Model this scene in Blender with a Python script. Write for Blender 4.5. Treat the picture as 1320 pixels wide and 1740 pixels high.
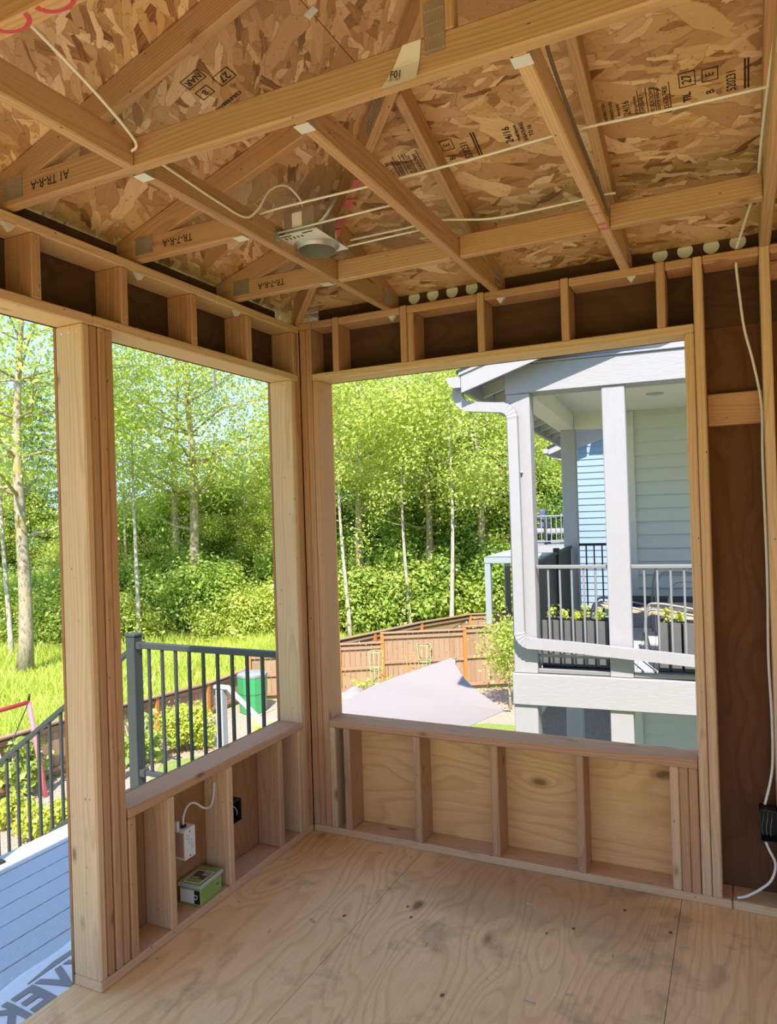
import bpy, bmesh, math, random
import numpy as np
from mathutils import Vector, Matrix

for o in list(bpy.data.objects):
    bpy.data.objects.remove(o)
S = bpy.context.scene
COL = S.collection

# ------------------------------------------------------------ camera
def rad(a): return math.radians(a)
YAW, PIT, ROL = rad(-25.84192258), rad(0.21038715), rad(-1.80625287)
CAM = Vector((2.12949, -3.34610, 1.70407)); FPX = 1228.98
fw = Vector((math.sin(YAW)*math.cos(PIT), math.cos(YAW)*math.cos(PIT), math.sin(PIT)))
rt = Vector((math.cos(YAW), -math.sin(YAW), 0)); up = rt.cross(fw)
r2 = math.cos(ROL)*rt + math.sin(ROL)*up
u2 = -math.sin(ROL)*rt + math.cos(ROL)*up
cd = bpy.data.cameras.new('camera'); cam = bpy.data.objects.new('camera', cd); COL.objects.link(cam)
M = Matrix((r2, u2, -fw)).transposed().to_4x4(); M.translation = CAM
cam.matrix_world = M
cd.sensor_fit = 'HORIZONTAL'; cd.sensor_width = 36; cd.lens = 36*FPX/1320
cd.clip_start = .05; cd.clip_end = 500
S.camera = cam

# ------------------------------------------------------------ sky, sun, exposure
W = bpy.data.worlds.new('sky'); S.world = W; W.use_nodes = True
wn = W.node_tree; wn.nodes.clear()
SUN = Vector((.30, -.80, 1.0)).normalized()
geo = wn.nodes.new('ShaderNodeTexCoord'); sep = wn.nodes.new('ShaderNodeSeparateXYZ'); wn.links.new(geo.outputs['Generated'], sep.inputs[0])
grad = wn.nodes.new('ShaderNodeValToRGB'); wn.links.new(sep.outputs['Z'], grad.inputs[0])
ge = grad.color_ramp.elements; ge[0].position = 0.0; ge[0].color = (.30, .42, .53, 1); ge[1].position = .75; ge[1].color = (.155, .275, .50, 1)
em = ge.new(.22); em.color = (.225, .355, .53, 1)
bg = wn.nodes.new('ShaderNodeBackground'); bg.inputs['Strength'].default_value = 1.15
wo = wn.nodes.new('ShaderNodeOutputWorld')
wn.links.new(grad.outputs[0], bg.inputs[0]); wn.links.new(bg.outputs[0], wo.inputs[0])
sl = bpy.data.lights.new('sun', 'SUN'); sl.energy = 3.2; sl.angle = rad(.6); sl.color = (1, .92, .78)
so = bpy.data.objects.new('sun', sl); COL.objects.link(so)
so.rotation_euler = SUN.to_track_quat('Z', 'Y').to_euler(); so.location = (8, -20, 25)
S.view_settings.view_transform = 'Standard'; S.view_settings.look = 'None'
S.view_settings.gamma = 1; S.view_settings.use_curve_mapping = False
S.view_settings.exposure = 1.5

# ------------------------------------------------------------ helpers
WM = {}
def put(o, Mw=None, parent=None):
    Mw = Mw or Matrix()
    COL.objects.link(o)
    if parent is not None:
        o.parent = parent; o.matrix_basis = WM[parent.name].inverted() @ Mw
    else:
        o.matrix_basis = Mw
    WM[o.name] = Mw
    return o
def tag(o, label=None, cat=None, group=None, kind=None):
    if label: o['label'] = label
    if cat: o['category'] = cat
    if group: o['group'] = group
    if kind: o['kind'] = kind
    return o
def empty(name, loc=(0, 0, 0), rz=0, **k):
    o = bpy.data.objects.new(name, None); o.empty_display_size = .1
    put(o, Matrix.Translation(loc) @ Matrix.Rotation(rz, 4, 'Z')); tag(o, **k); return o
def mesh(name, v, f, mat=None, smooth=False):
    me = bpy.data.meshes.new(name); me.from_pydata([tuple(p) for p in v], [], [tuple(q) for q in f]); me.update()
    if mat: me.materials.append(mat)
    if smooth: me.polygons.foreach_set('use_smooth', [True]*len(me.polygons))
    return me
def obj(name, me, parent=None, Mw=None, **k):
    o = bpy.data.objects.new(name, me); put(o, Mw, parent); tag(o, **k); return o

CACHE = {}
def cham_mesh(sx, sy, sz, mat, c=.003):
    """box centred at the origin with eased edges (24 verts, 44 triangles)"""
    c = min(c, sx*.3, sy*.3, sz*.3)
    key = (round(sx, 4), round(sy, 4), round(sz, 4), mat.name, round(c, 4))
    if key in CACHE: return CACHE[key]
    bm = bmesh.new(); bmesh.ops.create_cube(bm, size=1)
    bmesh.ops.scale(bm, vec=(sx, sy, sz), verts=bm.verts)
    if c > .0004:
        bmesh.ops.bevel(bm, geom=list(bm.edges), offset=c, segments=1, profile=.5, affect='EDGES')
    me = bpy.data.meshes.new('piece'); bm.to_mesh(me); bm.free(); me.materials.append(mat)
    CACHE[key] = me; return me
def stick(name, p0, p1, w, d, mat, parent, wdir, c=.004, **k):
    """a straight length of timber: local Z along it, w along wdir, d across"""
    p0, p1 = Vector(p0), Vector(p1); z = (p1-p0); L = z.length; z.normalize()
    x = Vector(wdir); x = (x - z*x.dot(z)).normalized(); y = z.cross(x)
    Mw = Matrix((x, y, z)).transposed().to_4x4(); Mw.translation = (p0+p1)/2
    return obj(name, cham_mesh(w, d, L, mat, c), parent, Mw, **k)
def box(name, lo, hi, mat, parent, c=.0045, axis=None, frame=None, **k):
    """axis aligned piece, grain along its longest side; frame = local frame of the parent thing"""
    lo, hi = Vector(lo), Vector(hi); s = hi-lo; m = (lo+hi)/2
    a = axis if axis is not None else max(range(3), key=lambda i: s[i])
    ax = [Vector((1, 0, 0)), Vector((0, 1, 0)), Vector((0, 0, 1))]
    z = ax[a]; x = ax[(a+1) % 3]; y = ax[(a+2) % 3]
    Mw = Matrix((x, y, z)).transposed().to_4x4(); Mw.translation = m
    if frame is not None: Mw = frame @ Mw
    return obj(name, cham_mesh(s[(a+1) % 3], s[(a+2) % 3], s[a], mat, c), parent, Mw, **k)

def tube_data(pts, r, n=8, closed=False, taper=None):
    pts = [Vector(p) for p in pts]; V, F = [], []
    N = len(pts); ref = Vector((0, 0, 1)); prev = None
    for i, p in enumerate(pts):
        t = (pts[min(i+1, N-1)] - pts[max(i-1, 0)])
        if closed: t = pts[(i+1) % N]-pts[i-1]
        t.normalize()
        if prev is None:
            a = Vector((1, 0, 0)) if abs(t.x) < .8 else Vector((0, 1, 0))
            x = (a - t*a.dot(t)).normalized()
        else:
            x = (prev - t*prev.dot(t)).normalized()
        prev = x; y = t.cross(x)
        rr = r if taper is None else taper[i]
        for j in range(n):
            a = 2*math.pi*j/n; V.append(p + rr*(math.cos(a)*x + math.sin(a)*y))
    for i in range(N if closed else N-1):
        i2 = (i+1) % N
        for j in range(n):
            F.append((i*n+j, i*n+(j+1) % n, i2*n+(j+1) % n, i2*n+j))
    if not closed:
        F.append(tuple(range(n))[::-1]); F.append(tuple((N-1)*n+j for j in range(n)))
    return V, F
def spline(pts, m=6):
    P = [Vector(p) for p in pts]; out = []
    for i in range(len(P)-1):
        p0, p1, p2, p3 = P[max(i-1, 0)], P[i], P[i+1], P[min(i+2, len(P)-1)]
        for k in range(m):
            t = k/m
            out.append(.5*((2*p1)+(p2-p0)*t+(2*p0-5*p1+4*p2-p3)*t*t+(3*p1-p0-3*p2+p3)*t**3))
    out.append(P[-1]); return out
def tube(name, pts, r, mat, parent=None, n=8, smooth=True, Mw=None, closed=False, taper=None, **k):
    V, F = tube_data(pts, r, n, closed, taper)
    return obj(name, mesh(name, V, F, mat, smooth), parent, Mw, **k)
def lathe(prof, n=24):
    V, F = [], []
    for (r, z) in prof:
        for j in range(n):
            a = 2*math.pi*j/n; V.append((r*math.cos(a), r*math.sin(a), z))
    for i in range(len(prof)-1):
        for j in range(n):
            F.append((i*n+j, i*n+(j+1) % n, (i+1)*n+(j+1) % n, (i+1)*n+j))
    return V, F
def merge(parts):
    V, F = [], []
    for v, f in parts:
        b = len(V); V += list(v); F += [tuple(i+b for i in q) for q in f]
    return V, F
def bxd(lo, hi):
    x0, y0, z0 = lo; x1, y1, z1 = hi
    v = [(x0,y0,z0),(x1,y0,z0),(x1,y1,z0),(x0,y1,z0),(x0,y0,z1),(x1,y0,z1),(x1,y1,z1),(x0,y1,z1)]
    f = [(0,3,2,1),(4,5,6,7),(0,1,5,4),(1,2,6,5),(2,3,7,6),(3,0,4,7)]
    return v, f
def prism(poly, ofs):
    """polygon (3D points, any winding) extruded by a vector"""
    n = len(poly); V = [Vector(p) for p in poly] + [Vector(p)+Vector(ofs) for p in poly]
    F = [tuple(range(n))[::-1], tuple(range(n, 2*n))] + [(i, (i+1) % n, n+(i+1) % n, n+i) for i in range(n)]
    return V, F
def fixn(me):
    bm = bmesh.new(); bm.from_mesh(me); bmesh.ops.recalc_face_normals(bm, faces=bm.faces); bm.to_mesh(me); bm.free(); return me
def text(name, body, size, mat, parent, Mw, sx=1.0, bold=0.0, align='CENTER'):
    cu = bpy.data.curves.new('txt', 'FONT'); cu.body = body; cu.size = size; cu.align_x = align; cu.align_y = 'CENTER'
    cu.offset = bold; cu.resolution_u = 3
    t = bpy.data.objects.new('txt', cu); COL.objects.link(t)
    dg = bpy.context.evaluated_depsgraph_get(); dg.update()
    me = bpy.data.meshes.new_from_object(t.evaluated_get(dg)); bpy.data.objects.remove(t)
    me.transform(Matrix.Diagonal((sx, 1, 1, 1))); me.materials.clear(); me.materials.append(mat); me.name = name
    return obj(name, me, parent, Mw)

# ------------------------------------------------------------ materials
class NT:
    def __init__(s, name):
        s.m = bpy.data.materials.new(name); s.m.use_nodes = True; s.t = s.m.node_tree; s.t.nodes.clear()
        s.out = s.n('ShaderNodeOutputMaterial'); s.b = s.n('ShaderNodeBsdfPrincipled')
        s.l(s.b.outputs[0], s.out.inputs[0])
    def n(s, t, **k):
        x = s.t.nodes.new(t)
        for a, b in k.items(): setattr(x, a, b)
        return x
    def l(s, a, b): s.t.links.new(a, b)
    def val(s, sock, v):
        if hasattr(v, 'node'): s.l(v, sock)
        else: sock.default_value = v
    def math(s, op, a, b=None, c=None):
        x = s.n('ShaderNodeMath', operation=op)
        for i, v in enumerate((a, b, c)):
            if v is not None: s.val(x.inputs[i], v)
        return x.outputs[0]
    def vm(s, op, a, b=None):
        x = s.n('ShaderNodeVectorMath', operation=op); s.val(x.inputs[0], a)
        if b is not None: s.val(x.inputs[1], b)
        return x.outputs[0]
    def noise(s, vec, scale, detail=3, rough=.5, dist=0):
        x = s.n('ShaderNodeTexNoise'); s.l(vec, x.inputs['Vector']); x.inputs['Scale'].default_value = scale
        x.inputs['Detail'].default_value = detail; x.inputs['Roughness'].default_value = rough; x.inputs['Distortion'].default_value = dist
        return x.outputs['Fac']
    def vor(s, vec, scale, feat='F1', out='Distance', rnd=1):
        x = s.n('ShaderNodeTexVoronoi', feature=feat); s.l(vec, x.inputs['Vector']); x.inputs['Scale'].default_value = scale
        x.inputs['Randomness'].default_value = rnd
        return x.outputs[out]
    def ramp(s, fac, stops, interp='LINEAR'):
        x = s.n('ShaderNodeValToRGB'); s.val(x.inputs[0], fac); e = x.color_ramp.elements
        x.color_ramp.interpolation = interp
        while len(e) < len(stops): e.new(.5)
        for el, (p, c) in zip(e, stops):
            el.position = p; el.color = (*c, 1) if len(c) == 3 else c
        return x.outputs[0]
    def mix(s, fac, a, b, mode='MIX'):
        x = s.n('ShaderNodeMix', data_type='RGBA', blend_type=mode); s.val(x.inputs[0], fac)
        for i, v in ((6, a), (7, b)):
            if hasattr(v, 'node'): s.l(v, x.inputs[i])
            else: x.inputs[i].default_value = (*v, 1)
        return x.outputs[2]
    def col(s, c): s.val(s.b.inputs['Base Color'], c if hasattr(c, 'node') else (*c, 1))
    def rough(s, v): s.val(s.b.inputs['Roughness'], v)
    def bump(s, h, st=.2, d=.002):
        x = s.n('ShaderNodeBump'); x.inputs['Strength'].default_value = st; x.inputs['Distance'].default_value = d
        s.l(h, x.inputs['Height']); s.l(x.outputs[0], s.b.inputs['Normal'])
    def objco(s, rnd=True):
        tc = s.n('ShaderNodeTexCoord').outputs['Object']
        if not rnd: return tc
        oi = s.n('ShaderNodeObjectInfo').outputs['Random']; s.rnd = oi
        w = s.n('ShaderNodeTexWhiteNoise', noise_dimensions='1D'); s.l(oi, w.inputs['W'])
        sc = s.vm('SCALE', w.outputs['Color']); sc.node.inputs['Scale'].default_value = 9.0
        return s.vm('ADD', tc, sc)

def flat(name, c, rough=.6, metal=0, var=0.0, spec=.5):
    t = NT(name); t.rough(rough); t.b.inputs['Metallic'].default_value = metal
    t.b.inputs['Specular IOR Level'].default_value = spec
    if var:
        v = t.noise(t.objco(), 18, 4); t.col(t.mix(v, tuple(x*(1-var) for x in c), tuple(min(1, x*(1+var)) for x in c)))
    else: t.col(c)
    return t.m

def lumber(name, light, dark, knot=(.10, .045, .02), freq=95):
    """sawn fir: growth rings round a wandering pith, streaks, knots; grain along local Z"""
    t = NT(name); P = t.objco()
    sp = t.n('ShaderNodeSeparateXYZ'); t.l(P, sp.inputs[0])
    tc = t.n('ShaderNodeTexCoord').outputs['Object']; sl_ = t.n('ShaderNodeSeparateXYZ'); t.l(tc, sl_.inputs[0])
    wn_ = t.n('ShaderNodeTexWhiteNoise', noise_dimensions='1D'); t.l(t.math('ADD', t.rnd, 3.7), wn_.inputs['W'])
    wc = t.n('ShaderNodeSeparateColor'); t.l(wn_.outputs['Color'], wc.inputs[0])
    zst = t.n('ShaderNodeCombineXYZ'); t.l(t.math('MULTIPLY', sp.outputs[2], .9), zst.inputs[2]); t.l(t.math('MULTIPLY', t.rnd, 50), zst.inputs[0])
    wob = t.noise(zst.outputs[0], 1.0, 2)
    wob2 = t.noise(t.vm('MULTIPLY', P, (5, 5, 1.1)), 1.0, 2)
    px = t.math('ADD', t.math('MULTIPLY_ADD', wc.outputs[0], .18, -.09), t.math('MULTIPLY_ADD', wob, .10, -.05))
    py = t.math('ADD', t.math('MULTIPLY_ADD', wc.outputs[1], .22, -.11), t.math('MULTIPLY_ADD', wob2, .05, -.025))
    dx = t.math('ADD', sl_.outputs[0], px); dy = t.math('ADD', sl_.outputs[1], py)
    r = t.math('SQRT', t.math('ADD', t.math('MULTIPLY', dx, dx), t.math('MULTIPLY', dy, dy)))
    fine = t.noise(t.vm('MULTIPLY', P, (40, 40, 2.0)), 1, 3, .6)
    rr = t.math('ADD', t.math('MULTIPLY', r, freq), t.math('MULTIPLY', fine, .35))
    ring = t.math('FRACT', rr)
    g = t.ramp(ring, [(0, (0, 0, 0)), (.55, (.25, .25, .25)), (.86, (1, 1, 1)), (1, (0, 0, 0))])
    streak = t.noise(t.vm('MULTIPLY', P, (110, 110, 2.5)), 1, 2, .5)
    tone = t.mix(t.math('MULTIPLY', g, .62), light, dark)
    tone = t.mix(t.math('MULTIPLY', t.math('SUBTRACT', streak, .35), .55), tone, tuple(x*.62 for x in dark))
    big = t.noise(t.vm('MULTIPLY', P, (6, 6, .7)), 1, 2)
    tone = t.mix(t.math('MULTIPLY_ADD', big, .5, -.12), tone, tuple(min(1, a*.8+b*.25) for a, b in zip(dark, light)))
    # per piece tint
    tint = t.ramp(wc.outputs[2], [(0, (.86, .80, .74)), (.35, (1, .98, .93)), (.7, (1.0, .88, .80)), (1, (.95, .95, .86))])
    tone = t.mix(1.0, tone, tint, 'MULTIPLY')
    kd = t.vor(t.vm('MULTIPLY', P, (8, 8, 3.4)), 1)
    kf = t.ramp(kd, [(0, (1, 1, 1)), (.055, (.9, .9, .9)), (.09, (.35, .35, .35)), (.15, (0, 0, 0))])
    tone = t.mix(t.math('MULTIPLY', kf, .7), tone, knot)
    nd = t.vor(t.vm('MULTIPLY', P, (26, 26, 11)), 1)
    nf = t.ramp(nd, [(0, (1, 1, 1)), (.05, (1, 1, 1)), (.07, (0, 0, 0))])
    tone = t.mix(t.math('MULTIPLY', nf, .75), tone, (.05, .03, .02))
    t.col(tone); t.rough(.72); t.b.inputs['Specular IOR Level'].default_value = .25
    t.bump(t.math('ADD', g, streak), .18, .0015)
    return t.m

def plywood(name, light, dark, long=(1, 0, 0), stain=0.0, seed=0, kn=.5, lines=9.0):
    """rotary cut veneer: cathedral contour lines stretched along `long`"""
    t = NT(name); tc = t.n('ShaderNodeTexCoord').outputs['Object']
    P = t.vm('ADD', tc, (seed*3.1, seed*1.7, seed*2.3))
    st = tuple(.42 if a else 2.3 for a in long)
    q = t.vm('MULTIPLY', P, st)
    wv = t.noise(t.vm('MULTIPLY', P, tuple(5 if a else 9 for a in long)), 1, 2)
    n1 = t.noise(q, 1.0, 2, .45, .3)
    # figure wraps round knots
    kd = t.vor(t.vm('MULTIPLY', P, tuple(2.0 if a else 4.2 for a in long)), 1)
    kb = t.ramp(kd, [(0, (1, 1, 1)), (.45, (0, 0, 0))])
    con = t.math('FRACT', t.math('ADD', t.math('MULTIPLY', n1, lines*2.2), t.math('ADD', t.math('MULTIPLY', wv, .6), t.math('MULTIPLY', kb, 2.2))))
    g = t.ramp(con, [(0, (0, 0, 0)), (.5, (.12, .12, .12)), (.82, (.9, .9, .9)), (.93, (.6, .6, .6)), (1, (0, 0, 0))])
    fine = t.noise(t.vm('MULTIPLY', P, tuple(6 if a else 140 for a in long)), 1, 3, .6)
    big = t.noise(P, 2.2, 3, .6)
    tone = t.mix(t.math('MULTIPLY', g, .55), light, dark)
    tone = t.mix(t.math('MULTIPLY', t.math('SUBTRACT', fine, .4), .7), tone, tuple(x*.6 for x in dark))
    tone = t.mix(t.math('MULTIPLY_ADD', big, .8, -.25), tone, tuple((a+b)*.47 for a, b in zip(light, dark)))
    kf = t.ramp(kd, [(0, (1, 1, 1)), (.07, (.9, .9, .9)), (.10, (.35, .35, .35)), (.16, (0, 0, 0))])
    kr = t.noise(P, 3.3, 0)
    kf = t.math('MULTIPLY', kf, t.ramp(kr, [(.45, (0, 0, 0)), (.55, (1, 1, 1))]))
    tone = t.mix(t.math('MULTIPLY', kf, kn), tone, (.11, .05, .022))
    if stain:
        sp = t.n('ShaderNodeSeparateXYZ'); t.l(tc, sp.inputs[0])
        s1 = t.noise(P, 4.2, 5, .65, .4)
        blot = t.ramp(s1, [(.55, (0, 0, 0)), (.72, (1, 1, 1))])
        tone = t.mix(t.math('MULTIPLY', blot, .5*stain), tone, (.13, .095, .07))
        # old water mark along the foot of the far wall
        e = t.math('ADD', sp.outputs[1], t.math('MULTIPLY_ADD', t.noise(P, 3.0, 4, .6), .5, -.25))
        e2 = t.math('ADD', sp.outputs[0], t.math('MULTIPLY_ADD', t.noise(P, 2.0, 3, .6), .5, -.25))
        band = t.math('MULTIPLY', t.ramp(e, [(0, (0, 0, 0)), (.001, (0, 0, 0))]), 0)
        m1 = t.n('ShaderNodeMapRange'); t.l(e, m1.inputs[0]); m1.inputs[1].default_value = -.50; m1.inputs[2].default_value = -.36
        m2 = t.n('ShaderNodeMapRange'); t.l(e2, m2.inputs[0]); m2.inputs[1].default_value = .55; m2.inputs[2].default_value = .95
        m3 = t.n('ShaderNodeMapRange'); t.l(e2, m3.inputs[0]); m3.inputs[1].default_value = 1.95; m3.inputs[2].default_value = 1.75
        wet = t.math('MULTIPLY', t.math('MULTIPLY', m1.outputs[0], m2.outputs[0]), m3.outputs[0])
        tone = t.mix(t.math('MULTIPLY', wet, .42*stain), tone, (.17, .10, .062))
        nd = t.vor(t.vm('MULTIPLY', P, (7, 5, 1)), 1)
        nf = t.ramp(nd, [(0, (1, 1, 1)), (.05, (1, 1, 1)), (.065, (0, 0, 0))])
        tone = t.mix(t.math('MULTIPLY', nf, .8), tone, (.06, .04, .03))
    t.col(tone); t.rough(.8); t.b.inputs['Specular IOR Level'].default_value = .06
    t.bump(t.math('ADD', g, fine), .12, .001)
    return t.m

def osb(name, ang0=0.0):
    t = NT(name); tc = t.n('ShaderNodeTexCoord').outputs['Object']
    wob = t.n('ShaderNodeTexNoise'); t.l(tc, wob.inputs['Vector']); wob.inputs['Scale'].default_value = 9; wob.inputs['Detail'].default_value = 2
    P = t.vm('ADD', tc, t.vm('MULTIPLY', t.vm('SUBTRACT', wob.outputs['Color'], (.5, .5, .5)), (.03, .03, .03)))
    base = None; hgt = None
    stops = [(0, (.20, .095, .045)), (.10, (.40, .225, .105)), (.3, (.52, .315, .155)), (.6, (.62, .40, .21)), (.85, (.72, .50, .29)), (1, (.86, .65, .42))]
    for i, (a, ln, wd, th) in enumerate([(0, 4.5, 19, 0), (14, 5.0, 17, .35), (-18, 4.4, 15, .42), (38, 6, 21, .62), (-46, 6.5, 24, .66), (5, 3.6, 12, .70), (24, 9, 38, .66), (-11, 11, 50, .66), (-30, 5, 14, .8)]):
        mp = t.n('ShaderNodeMapping'); t.l(P, mp.inputs[0])
        mp.inputs['Location'].default_value = (i*1.37, i*2.11, i*.7)
        mp.inputs['Rotation'].default_value = (0, 0, rad(a)+ang0)
        sc = t.vm('MULTIPLY', mp.outputs[0], (ln, wd, 0.0))
        vc = t.n('ShaderNodeTexVoronoi', feature='F1', voronoi_dimensions='2D', distance='CHEBYCHEV'); t.l(sc, vc.inputs['Vector']); vc.inputs['Scale'].default_value = 1
        ve = t.n('ShaderNodeTexVoronoi', feature='F2', voronoi_dimensions='2D', distance='CHEBYCHEV'); t.l(sc, ve.inputs['Vector']); ve.inputs['Scale'].default_value = 1
        edge = t.math('SUBTRACT', ve.outputs['Distance'], vc.outputs['Distance'])
        c3 = t.n('ShaderNodeSeparateColor'); t.l(vc.outputs['Color'], c3.inputs[0])
        gr = t.noise(t.vm('MULTIPLY', mp.outputs[0], (14, 260, 1)), 1, 2, .5)
        k = t.ramp(t.math('ADD', c3.outputs[0], t.math('MULTIPLY_ADD', gr, .34, -.17)), stops)
        k = t.mix(t.ramp(edge, [(0, (.5, .5, .5)), (.06, (0, 0, 0))]), k, (.20, .10, .045))
        if base is None: base = k; hgt = c3.outputs[2]
        else:
            msk = t.math('GREATER_THAN', c3.outputs[1], th)
            base = t.mix(msk, base, k); hgt = t.mix(msk, hgt, c3.outputs[2])
    sp_ = t.noise(P, 60, 2, .5)
    base = t.mix(t.ramp(sp_, [(.64, (0, 0, 0)), (.72, (.45, .45, .45))]), base, (.14, .065, .03))
    t.col(base); t.rough(.55); t.b.inputs['Specular IOR Level'].default_value = .4
    t.bump(hgt, .3, .003)
    return t.m

def leaf(name, a, b, dry=None):
    t = NT(name); t.t.nodes.remove(t.b)
    gi = t.n('ShaderNodeNewGeometry').outputs['Random Per Island']
    oi = t.n('ShaderNodeObjectInfo').outputs['Random']
    P = t.n('ShaderNodeTexCoord').outputs['Object']
    big = t.noise(P, .7, 2)
    f = t.math('ADD', t.math('MULTIPLY', gi, .55), t.math('ADD', t.math('MULTIPLY', oi, .25), t.math('MULTIPLY_ADD', big, .5, -.15)))
    c = t.mix(f, a, b)
    d = t.n('ShaderNodeBsdfDiffuse'); tr = t.n('ShaderNodeBsdfTranslucent'); g = t.n('ShaderNodeBsdfGlossy'); g.inputs['Roughness'].default_value = .45
    t.l(c, d.inputs[0]); tc = t.mix(.5, c, (min(1, b[0]*1.25), min(1, b[1]*1.2), b[2]*.7)); t.l(tc, tr.inputs[0])
    m1 = t.n('ShaderNodeMixShader'); m1.inputs[0].default_value = .42; t.l(d.outputs[0], m1.inputs[1]); t.l(tr.outputs[0], m1.inputs[2])
    m2 = t.n('ShaderNodeMixShader'); m2.inputs[0].default_value = .05; t.l(m1.outputs[0], m2.inputs[1]); t.l(g.outputs[0], m2.inputs[2])
    t.l(m2.outputs[0], t.out.inputs[0]); return t.m

def bark(name, a, b, moss=None):
    t = NT(name); P = t.objco()
    n = t.noise(t.vm('MULTIPLY', P, (14, 14, 5)), 1, 5, .65)
    c = t.ramp(n, [(.32, b), (.5, a), (.7, tuple(min(1, x*1.15) for x in a))])
    if moss:
        c = t.mix(t.ramp(t.noise(P, 2.2, 4, .6), [(.5, (0, 0, 0)), (.66, (.85, .85, .85))]), c, moss)
    t.col(c); t.rough(.9); t.bump(n, .5, .02); return t.m

FIR = lumber('fir_lumber', (.60, .375, .23), (.40, .205, .11))
FIRP = lumber('fir_lumber_pale', (.73, .545, .365), (.53, .35, .21))
FIRT = lumber('truss_lumber', (.60, .40, .235), (.39, .23, .12))
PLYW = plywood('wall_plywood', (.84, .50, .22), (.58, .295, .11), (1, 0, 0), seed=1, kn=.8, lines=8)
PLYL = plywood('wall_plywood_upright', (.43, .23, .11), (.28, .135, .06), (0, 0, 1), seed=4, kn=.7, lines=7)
PLYR = plywood('shaded_red_plywood', (.165, .075, .038), (.105, .044, .022), (0, 0, 1), seed=5, kn=.7, lines=6)  # red sheathing, colour deepened to stand for shade in the right bay
PLYD = plywood('cavity_shade_plywood', (.115, .060, .036), (.07, .034, .020), (1, 0, 0), seed=7, kn=.6, lines=5)  # sheathing with the shade of the header cavities put into its colour
PLYF = plywood('floor_plywood', (.95, .655, .355), (.69, .41, .185), (0, 1, 0), stain=.85, seed=2, kn=.8, lines=13)
OSBB = osb('strand_board_back', 0.0)
OSBL = osb('strand_board_left', rad(64))
INK = flat('black_ink', (.035, .025, .02), .7)
INKR = flat('red_crayon', (.50, .06, .09), .8)
PINK = flat('pink_crayon', (.62, .17, .20), .8)
GALV = flat('galvanised_steel', (.55, .55, .52), .38, .85, .12)
STEELW = flat('bright_steel', (.80, .80, .77), .35, .25)
CANG = flat('grey_can', (.48, .49, .48), .42, .6)
PAPER = flat('white_paper', (.82, .80, .76), .7)
CABLE = flat('white_cable', (.80, .78, .73), .45)
CABLEG = flat('grey_cable', (.16, .13, .11), .5)
WHITEB = flat('white_box', (.80, .79, .75), .5)
TANP = flat('tan_card', (.45, .30, .20), .7)
BLK = flat('black_plastic', (.012, .012, .014), .45)
NAILM = flat('nail_head', (.75, .74, .7), .3, .6)
SCREEN = flat('daylight_mesh_screen', (.92, .93, .95), .6)  # solid white stands for daylight coming through the mesh
def painted(name, c):
    t = NT(name); P = t.objco(); n_ = t.noise(t.vm('MULTIPLY', P, (60, 60, 14)), 1, 4, .6); t.col(t.mix(n_, tuple(x*.94 for x in c), tuple(x*1.05 for x in c))); t.rough(.55); t.bump(n_, .5, .004); return t.m
WHT = painted('white_paint', (.365, .35, .39))
TRIMG = flat('greige_paint', (.62, .61, .58), .6)
CEILG = flat('porch_ceiling_paint', (.66, .64, .60), .6)
SIDG = flat('pale_siding', (.56, .57, .55), .6)
SIDB = flat('blue_siding', (.24, .33, .48), .6)
SHING = flat('dark_shingle', (.035, .037, .042), .85, 0, .3)
RAILD = flat('charcoal_railing', (.045, .05, .055), .42)
RAILG = flat('grey_railing', (.30, .31, .33), .5)
RAILBK = flat('black_railing', (.015, .015, .018), .45)
PLANT = flat('grey_planter', (.115, .118, .125), .6, 0, .1)
TANF = flat('tan_sling', (.55, .37, .26), .8)
TUBEM = flat('grey_tube', (.27, .27, .28), .4, .2)
CUSH = flat('dark_cushion', (.03, .032, .045), .9)
DECKM = None
def deckmat():
    t = NT('composite_deck'); P = t.objco()
    sp = t.n('ShaderNodeSeparateXYZ'); t.l(t.n('ShaderNodeTexCoord').outputs['Object'], sp.inputs[0])
    sq = t.n('ShaderNodeSeparateXYZ'); t.l(P, sq.inputs[0])
    u = sp.outputs[1]; v = sq.outputs[2]
    ph = t.math('ADD', t.math('MULTIPLY', t.math('ABSOLUTE', u), 6.0), t.math('MULTIPLY', v, 1.0))
    fr = t.math('FRACT', t.math('ADD', t.math('MULTIPLY', ph, 17), t.math('MULTIPLY', t.noise(t.vm('MULTIPLY', P, (1, 9, 2.2)), 1, 2), 5.0)))
    g = t.ramp(fr, [(0, (0, 0, 0)), (.45, (.1, .1, .1)), (.75, (1, 1, 1)), (1, (0, 0, 0))])
    t.col(t.mix(t.math('MULTIPLY', g, .8), (.60, .62, .67), (.30, .32, .38))); t.rough(.6); t.bump(g, .3, .002); return t.m
DECKM = deckmat()
DECKF = flat('deck_border', (.60, .60, .60), .6, 0, .06)
WRAPM = flat('house_wrap', (.80, .82, .86), .45)
WRAPI = flat('house_wrap_print', (.27, .25, .25), .6)
FENCE = lumber('fence_cedar', (.42, .29, .205), (.31, .20, .14), freq=60)
FENCEP = lumber('fence_post_cedar', (.62, .27, .09), (.45, .17, .05), freq=60)
SAIL = flat('sail_canvas', (.31, .275, .275), .85, 0, .02)
GRNP = flat('green_plastic', (.05, .33, .12), .4)
GRYP = flat('grey_lid', (.28, .30, .32), .5)
REDM = flat('red_paint', (.62, .07, .07), .45)
PINKM = flat('faded_red_paint', (.70, .20, .24), .55)
VINYL = flat('pale_vinyl', (.42, .42, .47), .5)
PERG = flat('pergola_paint', (.33, .37, .41), .5)
WIREG = flat('green_wire', (.35, .55, .22), .5)
WIREO = flat('orange_wire', (.75, .25, .08), .5)

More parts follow.
